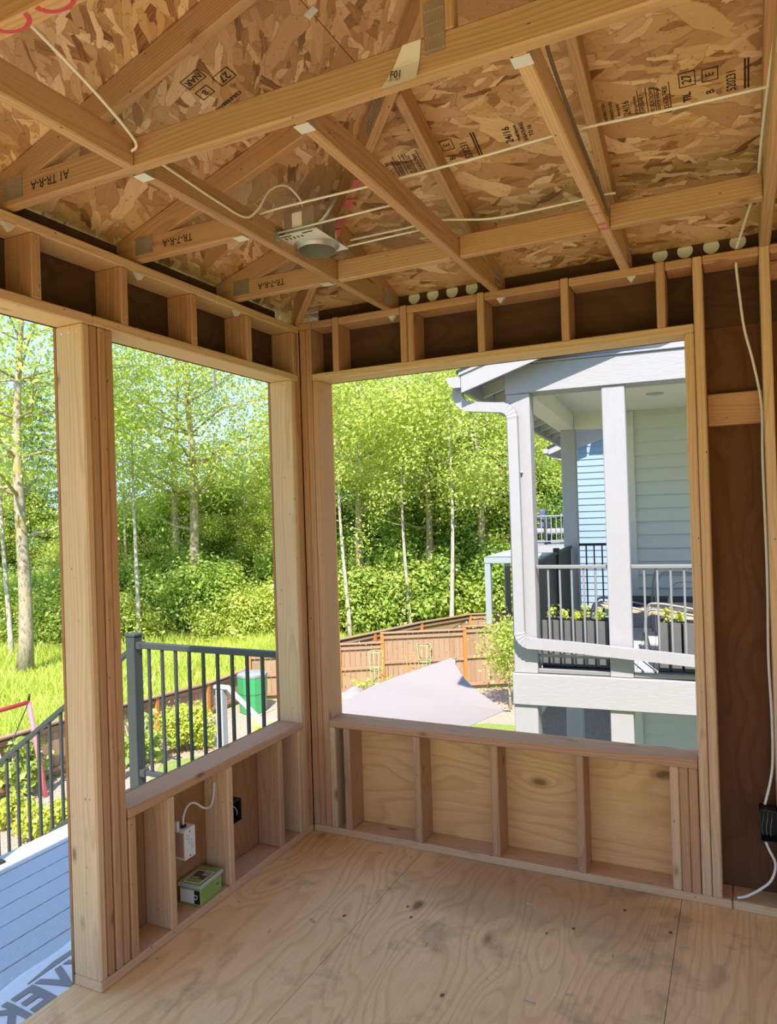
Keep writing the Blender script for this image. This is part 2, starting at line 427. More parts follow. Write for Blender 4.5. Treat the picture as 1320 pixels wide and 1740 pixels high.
# ------------------------------------------------------------ the room: floor
T = .0381; D = .14
floor = empty('floor', kind='structure')
for k, (x0, x1) in enumerate([(-.14, .643), (.645, 1.856), (1.858, 3.075), (3.077, 5.2)]):
    for j, (y0, y1) in enumerate([(-2.60, .14), (-5.04, -2.602), (-6.5, -5.042)]):  # last row lies unseen past the roof, added to bounce sunlight inside
        if x0 < 0: y = (y0, y1)
        v, f = bxd((x0, y0, -.02), (x1, y1, 0))
        obj('plywood_sheet', mesh('plywood_sheet', v, f, PLYF), floor)
v, f = bxd((-.14, -6.5, -.30), (5.2, .14, -.021))
obj('floor_joists', mesh('floor_joists', v, f, FIR), floor)

# ------------------------------------------------------------ right hand (back) wall, inner face y = 0
SB, HB = .5724, 2.4401
HT = HB+T
PR, PL = 2.722, 2.703            # undersides of the top plates (right, left wall)
wr = empty('wall_right', kind='structure')
def rw(name, x0, x1, z0, z1, m=FIR, y0=0, y1=D, **k): return box(name, (x0, y0, z0), (x1, y1, z1), m, wr, **k)
rw('bottom_plate', .0, 2.055, 0, T, FIRP); rw('bottom_plate', 2.058, 5.2, 0, T, FIRP)
G = .0015
rw('stud', .0, .036, T, PR); rw('stud', .0375, .0725, T, PR)
rw('trimmer_stud', .0745, .111, T, HB, FIR)
rw('cripple_stud', .1125, .149, T, SB, FIRP)
for i in range(4): rw('cripple_stud', .1975+.4064*i, .1975+.4064*i+T, T, SB)
for i in range(3): rw('cripple_stud', 1.8236+T*i, 1.8236+T*(i+1)-G, T, SB, FIR if i else FIRP)
rw('sill_plate', .112, 1.938, SB, SB+T, FIR)
rw('trimmer_stud', 1.9400, 1.9785, T, HB, FIRP)
rw('stud', 1.981, 2.0185, T, PR+T, FIRP)
for x in (2.2348, 2.64, 3.05, 3.46, 3.86, 4.27, 4.68, 5.08): rw('stud', x, x+T, T, PR+T if x < 2.3 else PR, FIRP)
rw('header', .0740, 1.979, HB, HT, FIRP)
cr = [.2057, .6049, .6450, 1.016, 1.4196, 1.8330]
for x in cr: rw('cripple_stud', x, x+T-G, HT, PR+T+.004 if x != .6450 else PR, FIR)
edges = [.0735, .2057, .6049, 1.016, 1.4196, 1.8330]
blk = [(.0735, .2057), (.2438, .6049), (.6431, 1.016), (1.0541, 1.4196), (1.4577, 1.8330), (1.8711, 1.9795), (2.0195, 2.2348), (2.2730, 2.64), (2.64, 5.2)]
for a, b in blk: rw('top_plate', a+.001, b-.001, PR, PR+T, FIR)
rw('top_plate', -.10, .0725, PR+.0005, PR+T, FIR)
# outer sheathing
SY0, SY1 = D+.0005, D+.0125
def sheet(name, lo, hi, m, par):
    v, f = bxd(lo, hi); return obj(name, mesh(name, v, f, m), par)
sheet('plywood_sheet', (-.152, SY0, -.3), (1.974, SY1, SB+T-.002), PLYW, wr)
sheet('plywood_sheet', (-.152, SY0, SB+T-.001), (.110, SY1, HB-.001), PLYW, wr)
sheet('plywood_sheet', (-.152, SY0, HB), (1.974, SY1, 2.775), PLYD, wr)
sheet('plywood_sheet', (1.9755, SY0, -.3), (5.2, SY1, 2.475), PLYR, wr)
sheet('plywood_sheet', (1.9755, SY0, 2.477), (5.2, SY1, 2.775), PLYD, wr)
box('backing_board', (2.0195, .10, 2.045), (2.2345, .139, 2.183), FIR, wr)
box('backing_board', (2.2740, .10, 2.645), (2.639, .139, 2.72), FIR, wr)

# ------------------------------------------------------------ left wall, inner face x = 0
wl = empty('wall_left', kind='structure')
P0 = -1.458
def lw(name, y0, y1, z0, z1, m=FIR, x0=-D, x1=0, **k): return box(name, (x0, y0, z0), (x1, y1, z1), m, wl, **k)
lw('bottom_plate', P0, -.0005, 0, T, FIRP)
lw('trimmer_stud', P0, P0+T-.004, T, HB, FIRP, c=.006)
for i in (1, 2, 3): lw('trimmer_stud', P0+T*i, P0+T*(i+1)-.004, T, HB, FIR, x1=-.003*(i % 2), c=.006)
lw('cripple_stud', P0+T*4, P0+T*5-G, T, SB, FIR)
for y in (-1.0955, -.7162, -.3119): lw('cripple_stud', y, y+T, T, SB, FIRP if y != -.3119 else FIR)
lw('cripple_stud', -.1292, -.0925, T, SB, FIRP)
lw('sill_plate', P0+T*4+.001, -.0915, SB, SB+T, FIR)
lw('trimmer_stud', -.0910, -.0545, T, HB, FIRP)
lw('trimmer_stud', -.0530, -.0175, T, HB, FIR)
lw('corner_post', -.0165, -.0005, T, PL, FIR)
lw('header', -4.0, -1.402, HB, HT, FIRP); lw('header', -1.4005, -.0175, HB, HT, FIRP)
for y in (-3.69, -3.28, -2.88, -2.4740, -2.0660, -1.6590, -1.2657, -.8632, -.4644): lw('cripple_stud', y, y+T, HT, PL, FIR)
lw('cripple_stud', -.0640, -.0290, HT, PL, FIR)
lw('top_plate', -4.0, -.690, PL, PL+T, FIRP); lw('top_plate', -.6885, -.0005, PL, PL+T, FIRP)
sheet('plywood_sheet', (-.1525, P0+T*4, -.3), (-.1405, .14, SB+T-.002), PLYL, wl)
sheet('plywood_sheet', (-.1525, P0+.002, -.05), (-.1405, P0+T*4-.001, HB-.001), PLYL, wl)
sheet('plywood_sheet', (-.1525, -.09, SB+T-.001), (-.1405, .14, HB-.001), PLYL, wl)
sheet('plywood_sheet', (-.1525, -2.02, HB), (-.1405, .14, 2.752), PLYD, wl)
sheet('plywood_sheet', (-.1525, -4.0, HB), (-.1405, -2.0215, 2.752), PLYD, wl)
box('post', (-.14, -4.0, 0), (0, -3.9, HB), FIRP, wl)
# nail heads low on the studs
def nail(p, nrm, par, r=.0035):
    key = ('nail', r)
    if key not in CACHE:
        v, f = lathe([(.0001, .0012), (r, .001), (r, 0)], 8); CACHE[key] = mesh('nail', v, f, NAILM)
    q = Vector(nrm).to_track_quat('Z', 'Y').to_matrix().to_4x4(); q.translation = Vector(p)
    obj('nail', CACHE[key], par, q)
for i in range(4): nail((.1975+.4064*i+.017, -.0003, .062), (0, -1, 0), wr)
for dx in (-.025, -.065, -.105): nail((dx, P0-.0003, .085+dx*.1), (0, -1, 0), wl, .005); nail((dx, P0-.0003, HB-.03), (0, -1, 0), wl, .004)
for y in (-1.659, -1.2657, -.8632, -.4644): nail((.0003, y+.02, PL-.03), (1, 0, 0), wl); nail((.0003, y+.022, HT+.03), (1, 0, 0), wl)

# unseen side wall, added to keep light off the right bay
wh = empty('wall_unseen_side', kind='structure')
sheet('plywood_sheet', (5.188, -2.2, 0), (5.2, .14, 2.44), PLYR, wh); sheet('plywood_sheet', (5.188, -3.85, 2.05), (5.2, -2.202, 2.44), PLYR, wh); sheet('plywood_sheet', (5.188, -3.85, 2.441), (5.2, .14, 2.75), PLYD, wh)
for k in range(6): box('stud', (5.048, -2.2+.4064*k, T), (5.187, -2.2+.4064*k+T, 2.70), FIR, wh)

# ------------------------------------------------------------ roof and ceiling framing
ce = empty('ceiling', kind='structure')
ZC = 2.752; SL = 1/3; RZ = 2.887
CH = .089
def cx(y, x0, x1, m=FIRT, z=ZC): return box('ceiling_joist', (x0, y, z), (x1, y+T, z+CH), m, ce)
def cy(x, y0, y1, m=FIRT, z=ZC): return box('ceiling_joist', (x, y0, z), (x+T, y1, z+CH), m, ce)
X0, X1, JA, X2 = -2.330, -1.743, -1.165, -.540
YS = [.515, 1.090, 1.687, 2.238]
cx(X0, -.13, 5.2); cx(X1, -.13, 5.2)
cx(-2.92, -.13, 5.2); cx(-3.51, -.13, 5.2)
cx(JA, -.13, YS[0]-.001); cx(X2, -.13, YS[0]-.001)
for a, b in zip(YS[:-1], YS[1:]): cx(X2+.001, a+T+.001, b-.001, FIRT)
cx(X2+.001, YS[3]+T+.001, 5.2)
for i, x in enumerate(YS + [2.84, 3.44, 4.04, 4.64]):
    cy(x, X1+T+.001, .135, FIRP if i == 2 else FIRT)
cy(YS[0]+.004, X0+T+.001, X1-.001)
# rafters: 36 mm wide, just clear of the joists' faces
def rafter(p0, p1, name='rafter', w=.036, d=.089, m=FIRT):
    return stick(name, p0, p1, w, d, m, ce, (Vector(p1)-Vector(p0)).cross(Vector((0, 0, 1))), .003)
off = .089*math.sqrt(1+SL*SL)/2 + .003
def zr(t): return RZ + SL*t - off
for y in (X0, X1, JA, X2):
    t1 = min(-y-.05, 2.58); yc = y+T/2
    rafter((-.45, yc, zr(-.45)), (t1, yc, zr(t1)))
for y in (-2.92, -3.51):
    yc = y+T/2; rafter((-.45, yc, zr(-.45)), (2.58, yc, zr(2.58))); rafter((5.65, yc, zr(-.45)), (2.62, yc, zr(2.58)))
for x in YS + [2.84, 3.44, 4.04, 4.64]:
    xc = x+T/2; t1 = min(x-.03, 5.2-xc-.03)
    rafter((xc, .45, zr(-.45)), (xc, -t1, zr(t1)))
hd = .115
def zh(t): return RZ + SL*t - hd/2 - .012
stick('hip_rafter', (-.42, .42, zh(-.42)), (2.58, -2.58, zh(2.58)), .038, hd, FIRT, ce, (1, 1, 0))
stick('hip_rafter', (5.62, .42, zh(-.42)), (2.62, -2.58, zh(2.58)), .038, hd, FIRT, ce, (-1, 1, 0))
box('ridge_board', (2.582, -4.0, 3.58), (2.618, -2.55, 3.74), FIRT, ce)
# unseen gable end, brought low to shield the ceiling from rear light
v = [(-.14, -3.96, 2.10), (5.34, -3.96, 2.10), (5.34, -3.96, RZ-.05), (2.6, -3.96, RZ+SL*2.6-.005), (-.14, -3.96, RZ-.05)]
obj('gable_shield_panel', fixn(mesh('gable_shield_panel', *prism(v, (0, .012, 0)), PLYW)), ce)
box('gable_shield_beam', (.001, -3.945, 2.08), (5.34, -3.86, 2.30), FIR, ce); box('gable_post', (5.06, -3.96, 0), (5.2, -3.86, 2.079), FIR, ce)
# girder truss webs
box('truss_web', (1.476, X1+.0005, ZC+CH+.001), (1.562, X1+T-.0005, zr(1.70)+.03), FIRT, ce, axis=2)
stick('truss_web', (2.25, X1+T/2, ZC+CH+.01), (2.85, X1+T/2, zr(1.70)), .036, .085, FIRT, ce, (0, 1, 0))
# sheathing: sheets clipped at the hip, z = RZ + SL*t
def clip(poly, a, b, c):
    out = []
    for i in range(len(poly)):
        p, q = poly[i], poly[(i+1) % len(poly)]; fp = a*p[0]+b*p[1]+c; fq = a*q[0]+b*q[1]+c
        if fp >= 0: out.append(p)
        if fp*fq < 0:
            s = fp/(fp-fq); out.append((p[0]+s*(q[0]-p[0]), p[1]+s*(q[1]-p[1])))
    return out
def roof_sheet(poly, zf, m):
    if len(poly) < 3: return None
    pts = [(x, y, zf(x, y)) for x, y in poly]
    v, f = prism(pts, (0, 0, .012)); return obj('strand_board_sheet', fixn(mesh('strand_board_sheet', v, f, m)), ce)
gp = .0015
tb = [-.47, -.205, 1.0150, 2.234, 2.60]
sheetL, sheetB = {}, {}
for i in range(4):
    a, b = tb[i]+gp, tb[i+1]-gp
    for j, (y0, y1) in enumerate([(-2.912+(1.2 if i % 2 else 0), .47), (-4.0, -2.915+(1.2 if i % 2 else 0))]):
        q = clip([(a, y0+gp), (b, y0+gp), (b, y1), (a, y1)], -1, -1, -.001)
        s = roof_sheet(q, lambda x, y: RZ+SL*x, OSBL); sheetL[(i, j)] = s
        q2 = [(5.2-x, y) for x, y in q]
        roof_sheet(q2, lambda x, y: RZ+SL*(5.2-x), OSBL)
    for j, (x0, x1) in enumerate([(-.47, 1.109), (1.112, 3.54), (3.543, 5.67)]):
        q = clip([(x0, -b), (x1, -b), (x1, -a), (x0, -a)], 1, 1, -.001); q = clip(q, -1, 1, 5.199)
        s = roof_sheet(q, lambda x, y: RZ-SL*y, OSBB); sheetB[(i, j)] = s
# shingled top, just above
v1 = [(-.485, .485, 0), (5.685, .485, 0), (2.6, -2.6, 0), (-.485, -4.05, 0), (2.6, -4.05, 0), (5.685, -4.05, 0)]
def zt(x, y): return RZ + SL*min(x, 5.2-x, -y) + .016
V = [(x, y, zt(x, y)) for x, y, _ in v1]; V += [(x, y, z+.01) for x, y, z in V]
F = [(0, 1, 2), (0, 2, 4, 3), (1, 5, 4, 2)]; F = [q[::-1] for q in F] + [tuple(i+6 for i in q) for q in F] + [(0, 6, 7, 1), (0, 3, 9, 6), (1, 7, 11, 5)]
obj('shingles', fixn(mesh('shingles', V, F, SHING)), ce)
# eave blocking with round screened vents (right wall); blocks between the rafters
def vent_block(xa, xb, holes):
    bm = bmesh.new(); z0, z1 = PR+T+.001, RZ-.02
    y = .115; outer = [bm.verts.new((x, y, z)) for x, z in ((xa, z0), (xb, z0), (xb, z1), (xa, z1))]
    E = [bm.edges.new((outer[i], outer[(i+1) % 4])) for i in range(4)]
    for hx in holes:
        c = [bm.verts.new((hx+.033*math.cos(a), y, 2.829+.033*math.sin(a))) for a in [2*math.pi*k/20 for k in range(20)]]
        E += [bm.edges.new((c[k], c[(k+1) % 20])) for k in range(20)]
    bmesh.ops.triangle_fill(bm, edges=E, use_beauty=True)
    r = bmesh.ops.extrude_face_region(bm, geom=list(bm.faces)); bmesh.ops.translate(bm, vec=(0, .024, 0), verts=[g for g in r['geom'] if isinstance(g, bmesh.types.BMVert)])
    bmesh.ops.recalc_face_normals(bm, faces=bm.faces)
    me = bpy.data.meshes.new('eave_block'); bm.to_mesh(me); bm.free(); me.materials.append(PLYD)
    o = obj('eave_block', me, ce)
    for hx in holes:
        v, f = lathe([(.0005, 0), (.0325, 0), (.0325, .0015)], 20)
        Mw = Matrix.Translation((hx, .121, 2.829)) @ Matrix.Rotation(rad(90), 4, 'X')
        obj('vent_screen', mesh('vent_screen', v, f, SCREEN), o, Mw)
xr = [0.02] + YS + [2.84, 3.44, 4.04, 4.64, 5.2]
H4 = [.640, .744, .850, .955]; H5 = [1.845, 1.949, 2.055, 2.159]
for a, b in zip(xr[:-1], xr[1:]):
    hs = H4 if abs(a-.515) < .01 else H5 if abs(a-1.687) < .01 else []
    vent_block(a+T+.001 if a > .1 else .06, b-.001, hs)
for a, b in zip([-4.0, -3.51, -2.92, X0, X1, JA, X2], [-3.51, -2.92, X0, X1, JA, X2, -.05]):
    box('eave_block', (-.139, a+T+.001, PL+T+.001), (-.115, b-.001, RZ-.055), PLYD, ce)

# crayon marks, ink stamps, hangers and truss plates
def MB(loc, ang=0):   # frame on the underside of the back slope: x along +x, y up the slope
    ex = Vector((1, 0, 0)); ey = Vector((0, -1, SL)).normalized(); n = ex.cross(ey)
    # seen from below: mirror-free frame with normal pointing down
    R = Matrix((ex, ey, n)).transposed().to_4x4() @ Matrix.Rotation(ang, 4, 'Z'); R.translation = Vector((loc[0], loc[1], RZ-SL*loc[1]-.0012)); return R
def ML(loc, ang=0):
    ey = Vector((0, 1, 0)); ex = Vector((1, 0, SL)).normalized(); n = ex.cross(ey)
    if n.z > 0: ex = -ex; n = -n
    R = Matrix((ex, ey, n)).transposed().to_4x4() @ Matrix.Rotation(ang, 4, 'Z'); R.translation = Vector((loc[0], loc[1], RZ+SL*loc[0]-.0012)); return R
def frame_mesh(w, h, t_=.003):
    a = bxd((-w/2, -h/2, 0), (w/2, -h/2+t_, .0003)); b = bxd((-w/2, h/2-t_, 0), (w/2, h/2, .0003))
    c = bxd((-w/2, -h/2, 0), (-w/2+t_, h/2, .0003)); d_ = bxd((w/2-t_, -h/2, 0), (w/2, h/2, .0003))
    return mesh('stamp_frame', *merge([a, b, c, d_]), INK)
def stampB(x, t_, s, size, ang=rad(90), sx=.85, bold=.0006, fr=None):
    par = sheetB[(1, 0 if x < 1.11 else 1)]
    o = text('printed_stamp', s, size, INK, par, MB((x, -t_), ang), sx, bold)
    if fr: obj('printed_frame', frame_mesh(*fr), par, MB((x, -t_), ang))
def stripeB(x, t0, t1, w=.006):
    par = sheetB[(1, 0 if x < 1.11 else 1)]
    v, f = bxd((-(t1-t0)/2, -w/2, 0), ((t1-t0)/2, w/2, .0003)); obj('printed_bar', mesh('printed_bar', v, f, INK), par, MB((x, -(t0+t1)/2), rad(90)))
for ox in (0.0, -.93):
    stampB(2.016+ox, .722, '27', .042, fr=(.060, .052)); stampB(2.086+ox, .717, 'E', .036, fr=(.052, .050))
    stampB(2.150+ox, .672, '520231', .040, sx=.72); stripeB(2.190+ox, .625, .745); stripeB(2.200+ox, .625, .745)
    stampB(2.085+ox, .650, 'B', .034); stampB(2.013+ox, .652, 'TIL', .034, bold=.0012)
    for k, (x, s, z) in enumerate([(1.945, '23-620-7400', .024), (1.921, 'SIZED FOR SPACING', .013), (1.900, 'THIS SIDE DOWN', .019), (1.868, 'EXPOSURE 1', .019), (1.846, 'RATED SHEATHING', .012), (1.815, '24/16', .034), (1.788, 'SPAN RATED', .012), (1.765, 'STRENGTH AXIS', .015), (1.742, 'THIS DIRECTION', .015)]):
        stampB(x+ox, .672, s, z, sx=.8, bold=.0003)
    for x in (1.959, 1.911, 1.884, 1.857): stripeB(x+ox, .612, .735, .0025)
stampB(1.391, .690, '24/16', .040, bold=.0008); stampB(1.425, .688, 'PANEL GRADE', .014); stampB(1.450, .686, 'SHEATHING', .020); stampB(1.475, .684, 'TO 16', .022)
for dy, s, z, b, fr in [((.694, -1.483), '27', .044, .0008, (.062, .054)), ((.623, -1.549), 'NAR', .034, .0008, (.074, .046)), ((.613, -1.481), 'B', .034, .0006, (.050, .044)), ((.655, -1.395), '620-7400', .024, .0003, None), ((.635, -1.395), 'SIDE DOWN', .020, .0003, None), ((.613, -1.395), 'THIS SIDE', .014, 0, None)]:
    text('printed_stamp', s, z, INK, sheetL[(1, 0)], ML(dy, 0), .85, b)
    if fr: obj('printed_frame', frame_mesh(*fr), sheetL[(1, 0)], ML(dy, 0))
# sheet clip on the left slope joint
v, f = bxd((-.02, -.012, -.004), (.02, .012, .002)); obj('sheet_clip', mesh('sheet_clip', v, f, STEELW), sheetL[(1, 0)], ML((1.015, -1.470), rad(10)))
# joist hangers: small folded straps
def strap(name, lo, hi, m=GALV): v, f = bxd(lo, hi); return obj(name, mesh(name, v, f, m), ce)
for x in YS[:3]:
    strap('joist_hanger', (x-.004, X1+T+.002, ZC-.002), (x+T+.004, X1+T+.045, ZC-.0003), STEELW)
    strap('joist_hanger', (x-.0025, X1+T+.002, ZC), (x-.0005, X1+T+.045, ZC+.05)); strap('joist_hanger', (x+T+.0005, X1+T+.002, ZC), (x+T+.0025, X1+T+.045, ZC+.05))
for y in (JA, X2): strap('joist_hanger', (YS[0]-.050, y-.003, ZC-.002), (YS[0]-.002, y+T+.003, ZC-.0003), STEELW)
# truss plates with punched teeth
def tooth_plate(w, h, cols, rows):
    parts = [bxd((-w/2, -h/2, 0), (w/2, h/2, .001))]
    for i in range(cols):
        for j in range(rows):
            x = -w/2+w*(i+.5)/cols; y = -h/2+h*(j+.5)/rows
            parts.append(bxd((x-.0012, y-.007, .001), (x+.0012, y+.007, .0022)))
    return mesh('truss_plate', *merge(parts), GALV)
FY = Matrix(((1, 0, 0, 0), (0, 0, -1, 0), (0, 1, 0, 0), (0, 0, 0, 1)))     # local z -> -y
Mw = FY.copy(); Mw.translation = (1.514, X1-.0012, ZC+.105); obj('truss_plate', tooth_plate(.052, .125, 7, 4), ce, Mw)
for y in (X1, JA, X2):
    Mw = FY.copy(); Mw.translation = (.030, y-.0012, ZC+.055); obj('truss_plate', tooth_plate(.09, .07, 8, 3), ce, Mw)
for x in YS[:3]:
    Mw = Matrix.Rotation(rad(90), 4, 'Z') @ FY; Mw.translation = (x+T+.0012, -.02, ZC+.06); obj('truss_plate', tooth_plate(.09, .08, 8, 3), ce, Mw)
hp = Vector((1.05, -1.05, zh(1.05)))
zz = Vector((1, -1, SL)).normalized(); nn = Vector((-1, -1, 0)).normalized()
Mw = Matrix((zz, nn.cross(zz), nn)).transposed().to_4x4(); Mw.translation = hp+nn*.0200
obj('truss_plate', tooth_plate(.30, .07, 20, 3), ce, Mw)
# truss codes printed on the joists
for y, s, xx in ((X1, 'A1 TR-R-A', .20), (JA, 'TR-7-R-A', .20), (X2, 'TR-7-R-A', .20)):
    text('printed_code', s, .042, INK, ce, Matrix.Translation((xx, y-.0008, ZC+.045)) @ FY @ Matrix.Rotation(rad(180), 4, 'Z'), .9, .0005)
# red loops on the nearest joist, pink strokes on the hip and third joist
for k in range(3):
    c = Vector((.80+.13*k, X0+.001, ZC-.0008)); V, F = [], []
    for i in range(13):
        a = math.pi*i/12
        for rr in (1.0, .76): V.append(c+Vector((.054*rr*math.cos(a), .034*rr*math.sin(a), 0)))
    for i in range(12): F.append((2*i, 2*i+1, 2*i+3, 2*i+2))
    obj('crayon_loop', mesh('crayon_loop', V, F, INKR), ce)
for k, t_ in enumerate((.58, .64, .72, .80, .90)):
    p = Vector((t_, -t_, zh(t_)-hd/2-.0105)); e = Vector((1, -1, SL)).normalized()*(.035+.01*(k % 2)); w_ = Vector((1, 1, 0)).normalized()*.017
    v = [p-e-w_, p-e*.6+w_, p+e+w_*.7, p+e*.7-w_]; obj('crayon_mark', fixn(mesh('crayon_mark', *prism(v, (0, 0, -.0008)), PINK)), ce)
for k, y in enumerate((-.78, -.70, -.60, -.55)):
    v, f = bxd((YS[2]+.002, y, ZC-.001), (YS[2]+.036, y+.008+.014*(k > 1), ZC-.0003)); obj('crayon_mark', mesh('crayon_mark', v, f, PINK), ce)
# curled paper truss label
V, F = [], []
n = 10
for i in range(n+1):
    s = i/n
    for j, xx in enumerate((1.432, 1.480)):
        z = ZC+.085-.10*s; y = X1-.003-.035*max(0, s-.45)**1.2
        V.append((xx-.055*s+(.0 if j == 0 else .045*s), y, z))
for i in range(n): F.append((2*i, 2*i+1, 2*i+3, 2*i+2))
lab = obj('paper_label', mesh('paper_label', V, F, PAPER), ce)
text('printed_code', 'F01', .024, INK, lab, Matrix.Translation((1.418, X1-.0180, ZC+.010)) @ FY @ Matrix.Rotation(rad(-8), 4, 'Z'), .9, .0005)
text('printed_code', '1 OF 1  PLY', .008, INK, lab, Matrix.Translation((1.414, X1-.0255, ZC-.006)) @ FY @ Matrix.Rotation(rad(-8), 4, 'Z'), .9, .0002)
# metal ties poking out below the plates
for x in (.553, 1.128, 1.725):
    v = [(x-.012, -.001, PR-.001), (x+.03, -.001, PR-.001), (x+.006, -.001, PR-.028)]; obj('framing_tie', fixn(mesh('framing_tie', *prism(v, (0, .02, 0)), STEELW)), ce)
for y in (X1, JA, X2):
    v = [(.001, y-.02, PL-.001), (.001, y+.03, PL-.001), (.001, y+.008, PL-.026)]; obj('framing_tie', fixn(mesh('framing_tie', *prism(v, (-.02, 0, 0)), STEELW)), ce)

# ------------------------------------------------------------ recessed light between the joists
lt = empty('recessed_light', (.628, -.870, ZC+.03), label='round grey recessed light can in a white frame hung between joists', cat='light')
zp = 2.795
pl = [(-.098, -.125), (.098, -.125), (.098, .125), (-.098, .125)]
bm = bmesh.new(); cxp, cyp = .628, -.870
ov = [bm.verts.new((cxp+x, cyp+y, zp)) for x, y in pl]; E = [bm.edges.new((ov[i], ov[(i+1) % 4])) for i in range(4)]
hc = [bm.verts.new((cxp+.005+.078*math.cos(a), cyp+.03+.078*math.sin(a), zp)) for a in [2*math.pi*i/32 for i in range(32)]]
E += [bm.edges.new((hc[i], hc[(i+1) % 32])) for i in range(32)]
bmesh.ops.triangle_fill(bm, edges=E, use_beauty=True)
r = bmesh.ops.extrude_face_region(bm, geom=list(bm.faces)); bmesh.ops.translate(bm, vec=(0, 0, .0025), verts=[g for g in r['geom'] if isinstance(g, bmesh.types.BMVert)])
bmesh.ops.recalc_face_normals(bm, faces=bm.faces)
me = bpy.data.meshes.new('frame_plate'); bm.to_mesh(me); bm.free(); me.materials.append(STEELW); fp_ = obj('frame_plate', me, lt)
for k in range(5):
    box('slot', (.565+.018*k, -.968, zp-.0012), (.571+.018*k, -.950, zp-.0002), BLK, fp_, c=0)
for x in (.56, .655):
    box('slot', (x, -.985, zp-.0012), (x+.045, -.978, zp-.0002), BLK, fp_, c=0)
v, f = lathe([(.092, -.0005), (.090, -.004), (.080, -.006), (.0785, -.020), (.0765, -.021), (.0765, .105), (.074, .112), (.004, .112)], 36)
obj('can', mesh('can', v, f, CANG, True), lt, Matrix.Translation((.633, -.840, zp)))
v, f = lathe([(.0757, -.0205), (.0750, .100), (.072, .108), (.002, .108)], 36); obj('can_interior', mesh('can_interior', v, f, flat('shaded_can_interior', (.34, .34, .335), .4, .5), True), lt, Matrix.Translation((.633, -.840, zp)))  # darker grey put in for the shade inside the can
box('can_label', (.690, -.815, zp+.02), (.7035, -.805, zp+.055), PAPER, lt, c=0)
jb = box('junction_box', (.578, -.993, zp+.0035), (.715, -.930, zp+.092), GALV, lt, c=.002)
box('box_label', (.618, -.9948, zp+.020), (.662, -.9935, zp+.078), PAPER, jb, c=0)
for y in (-1.002, -.742):
    tube('hanger_bar', [(YS[0]+T+.001, y, zp+.012), (1.088, y, zp+.016)], .0045, STEELW, lt, 6)
    box('bar_bracket', (YS[0]+T+.0005, y-.014, zp-.018), (YS[0]+T+.004, y+.014, zp+.03), GALV, lt, c=.0005)
pts = spline([(.716, -.975, zp+.025), (.75, -.975, zp+.045), (.785, -.965, zp+.095), (.785, -.93, zp+.14), (.75, -.89, zp+.15), (.68, -.85, zp+.114)], 8)
V, F = tube_data(pts, .009, 8); tube('flexible_conduit', pts, .009, GALV, lt, 10, taper=[.0092 if i % 2 else .0078 for i in range(len(pts))])

# ------------------------------------------------------------ cables
def cable(pts, label, r=.0045, mat=CABLE, m=8, name='electrical_cable'):
    return tube(name, spline(pts, m), r, mat, None, 8, label=label, cat='cable', group='electrical cables')
cable([(.722, -2.291, 2.86), (.66, -2.0, 2.832), (.605, -1.79, 2.80), (.565, -1.76, 2.79)], 'pale cable slanting past the red scribbled joist down to the girder', .0045)
cable([(.575, -1.70, 2.80), (.562, -1.55, 2.80), (.560, -1.36, 2.79), (.562, -1.22, 2.79), (.585, -1.17, 2.83), (.605, -1.12, 2.915), (.63, -1.05, 2.955), (.645, -.98, 2.93), (.648, -.962, 2.891)], 'white cable along the first joist looping up to the light box')
cable([(.516, -1.10, 2.846), (.66, -1.105, 2.849), (1.0, -1.10, 2.848), (1.4, -1.108, 2.847), (1.705, -1.12, 2.849), (2.0, -1.10, 2.848), (2.40, -1.08, 2.85)], 'long straight white cable laid across the joists below the stamped board')
cable([(.722, -.72, 2.84), (.95, -.70, 2.848), (1.11, -.700, 2.849), (1.3, -.645, 2.836), (1.50, -.625, 2.84), (1.706, -.61, 2.849), (1.76, -.60, 2.85)], 'sagging white cable running right from the recessed light')
cable([(1.742, -1.69, 2.90), (1.742, -1.56, 2.83), (1.736, -1.20, 2.81), (1.732, -.72, 2.80), (1.735, -.60, 2.77)], 'dark grey cable stapled along the pink marked third joist', .005, CABLEG)
cable([(2.262, -1.50, 2.853), (2.245, -1.30, 2.853), (2.232, -.90, 2.851), (2.226, -.52, 2.845), (2.226, -.478, 2.835), (2.222, -.42, 2.85), (2.204, -.227, 2.85), (2.165, -.01, 2.80), (2.154, .02, 2.775), (2.152, .03, 2.763)], 'white cable running along the last joist down to the top plate', .0055)
cable([(2.150, .05, PR-.002), (2.150, .05, 2.69), (2.160, .05, 2.56), (2.173, .05, 2.434), (2.202, .05, 2.29), (2.227, .06, 2.115), (2.225, .06, 1.887), (2.227, .06, 1.565), (2.227, .06, 1.347), (2.222, .06, 1.055), (2.227, .05, .806), (2.222, .05, .597), (2.190, .045, .445)], 'white cable dropping down the right hand stud bay into the black box', .0055)
cable([(2.185, .045, .300), (2.200, .04, .26), (2.222, .035, .205), (2.205, .03, .14), (2.166, .03, .096), (2.11, .02, .058), (2.074, .018, .046)], 'loose white cable end curling from the black box onto the plate', .0055)
cable([(-.075, -.930, .384), (-.075, -.925, .43), (-.075, -.895, .462), (-.078, -.85, .455), (-.08, -.79, .41), (-.08, -.745, .40), (-.078, -.726, .43), (-.076, -.7180, .50)], 'white cable looping between the white outlet box and a stud', .0045)
# twine hanging outside from the left header
tube('hanging_strap', spline([(-.153, -.535, 2.455), (-.156, -.53, 2.41), (-.16, -.525, 2.37), (-.168, -.52, 2.33)], 5), .007, WRAPM, None, 6, label='torn white strip dangling outside under the left header', cat='strip')

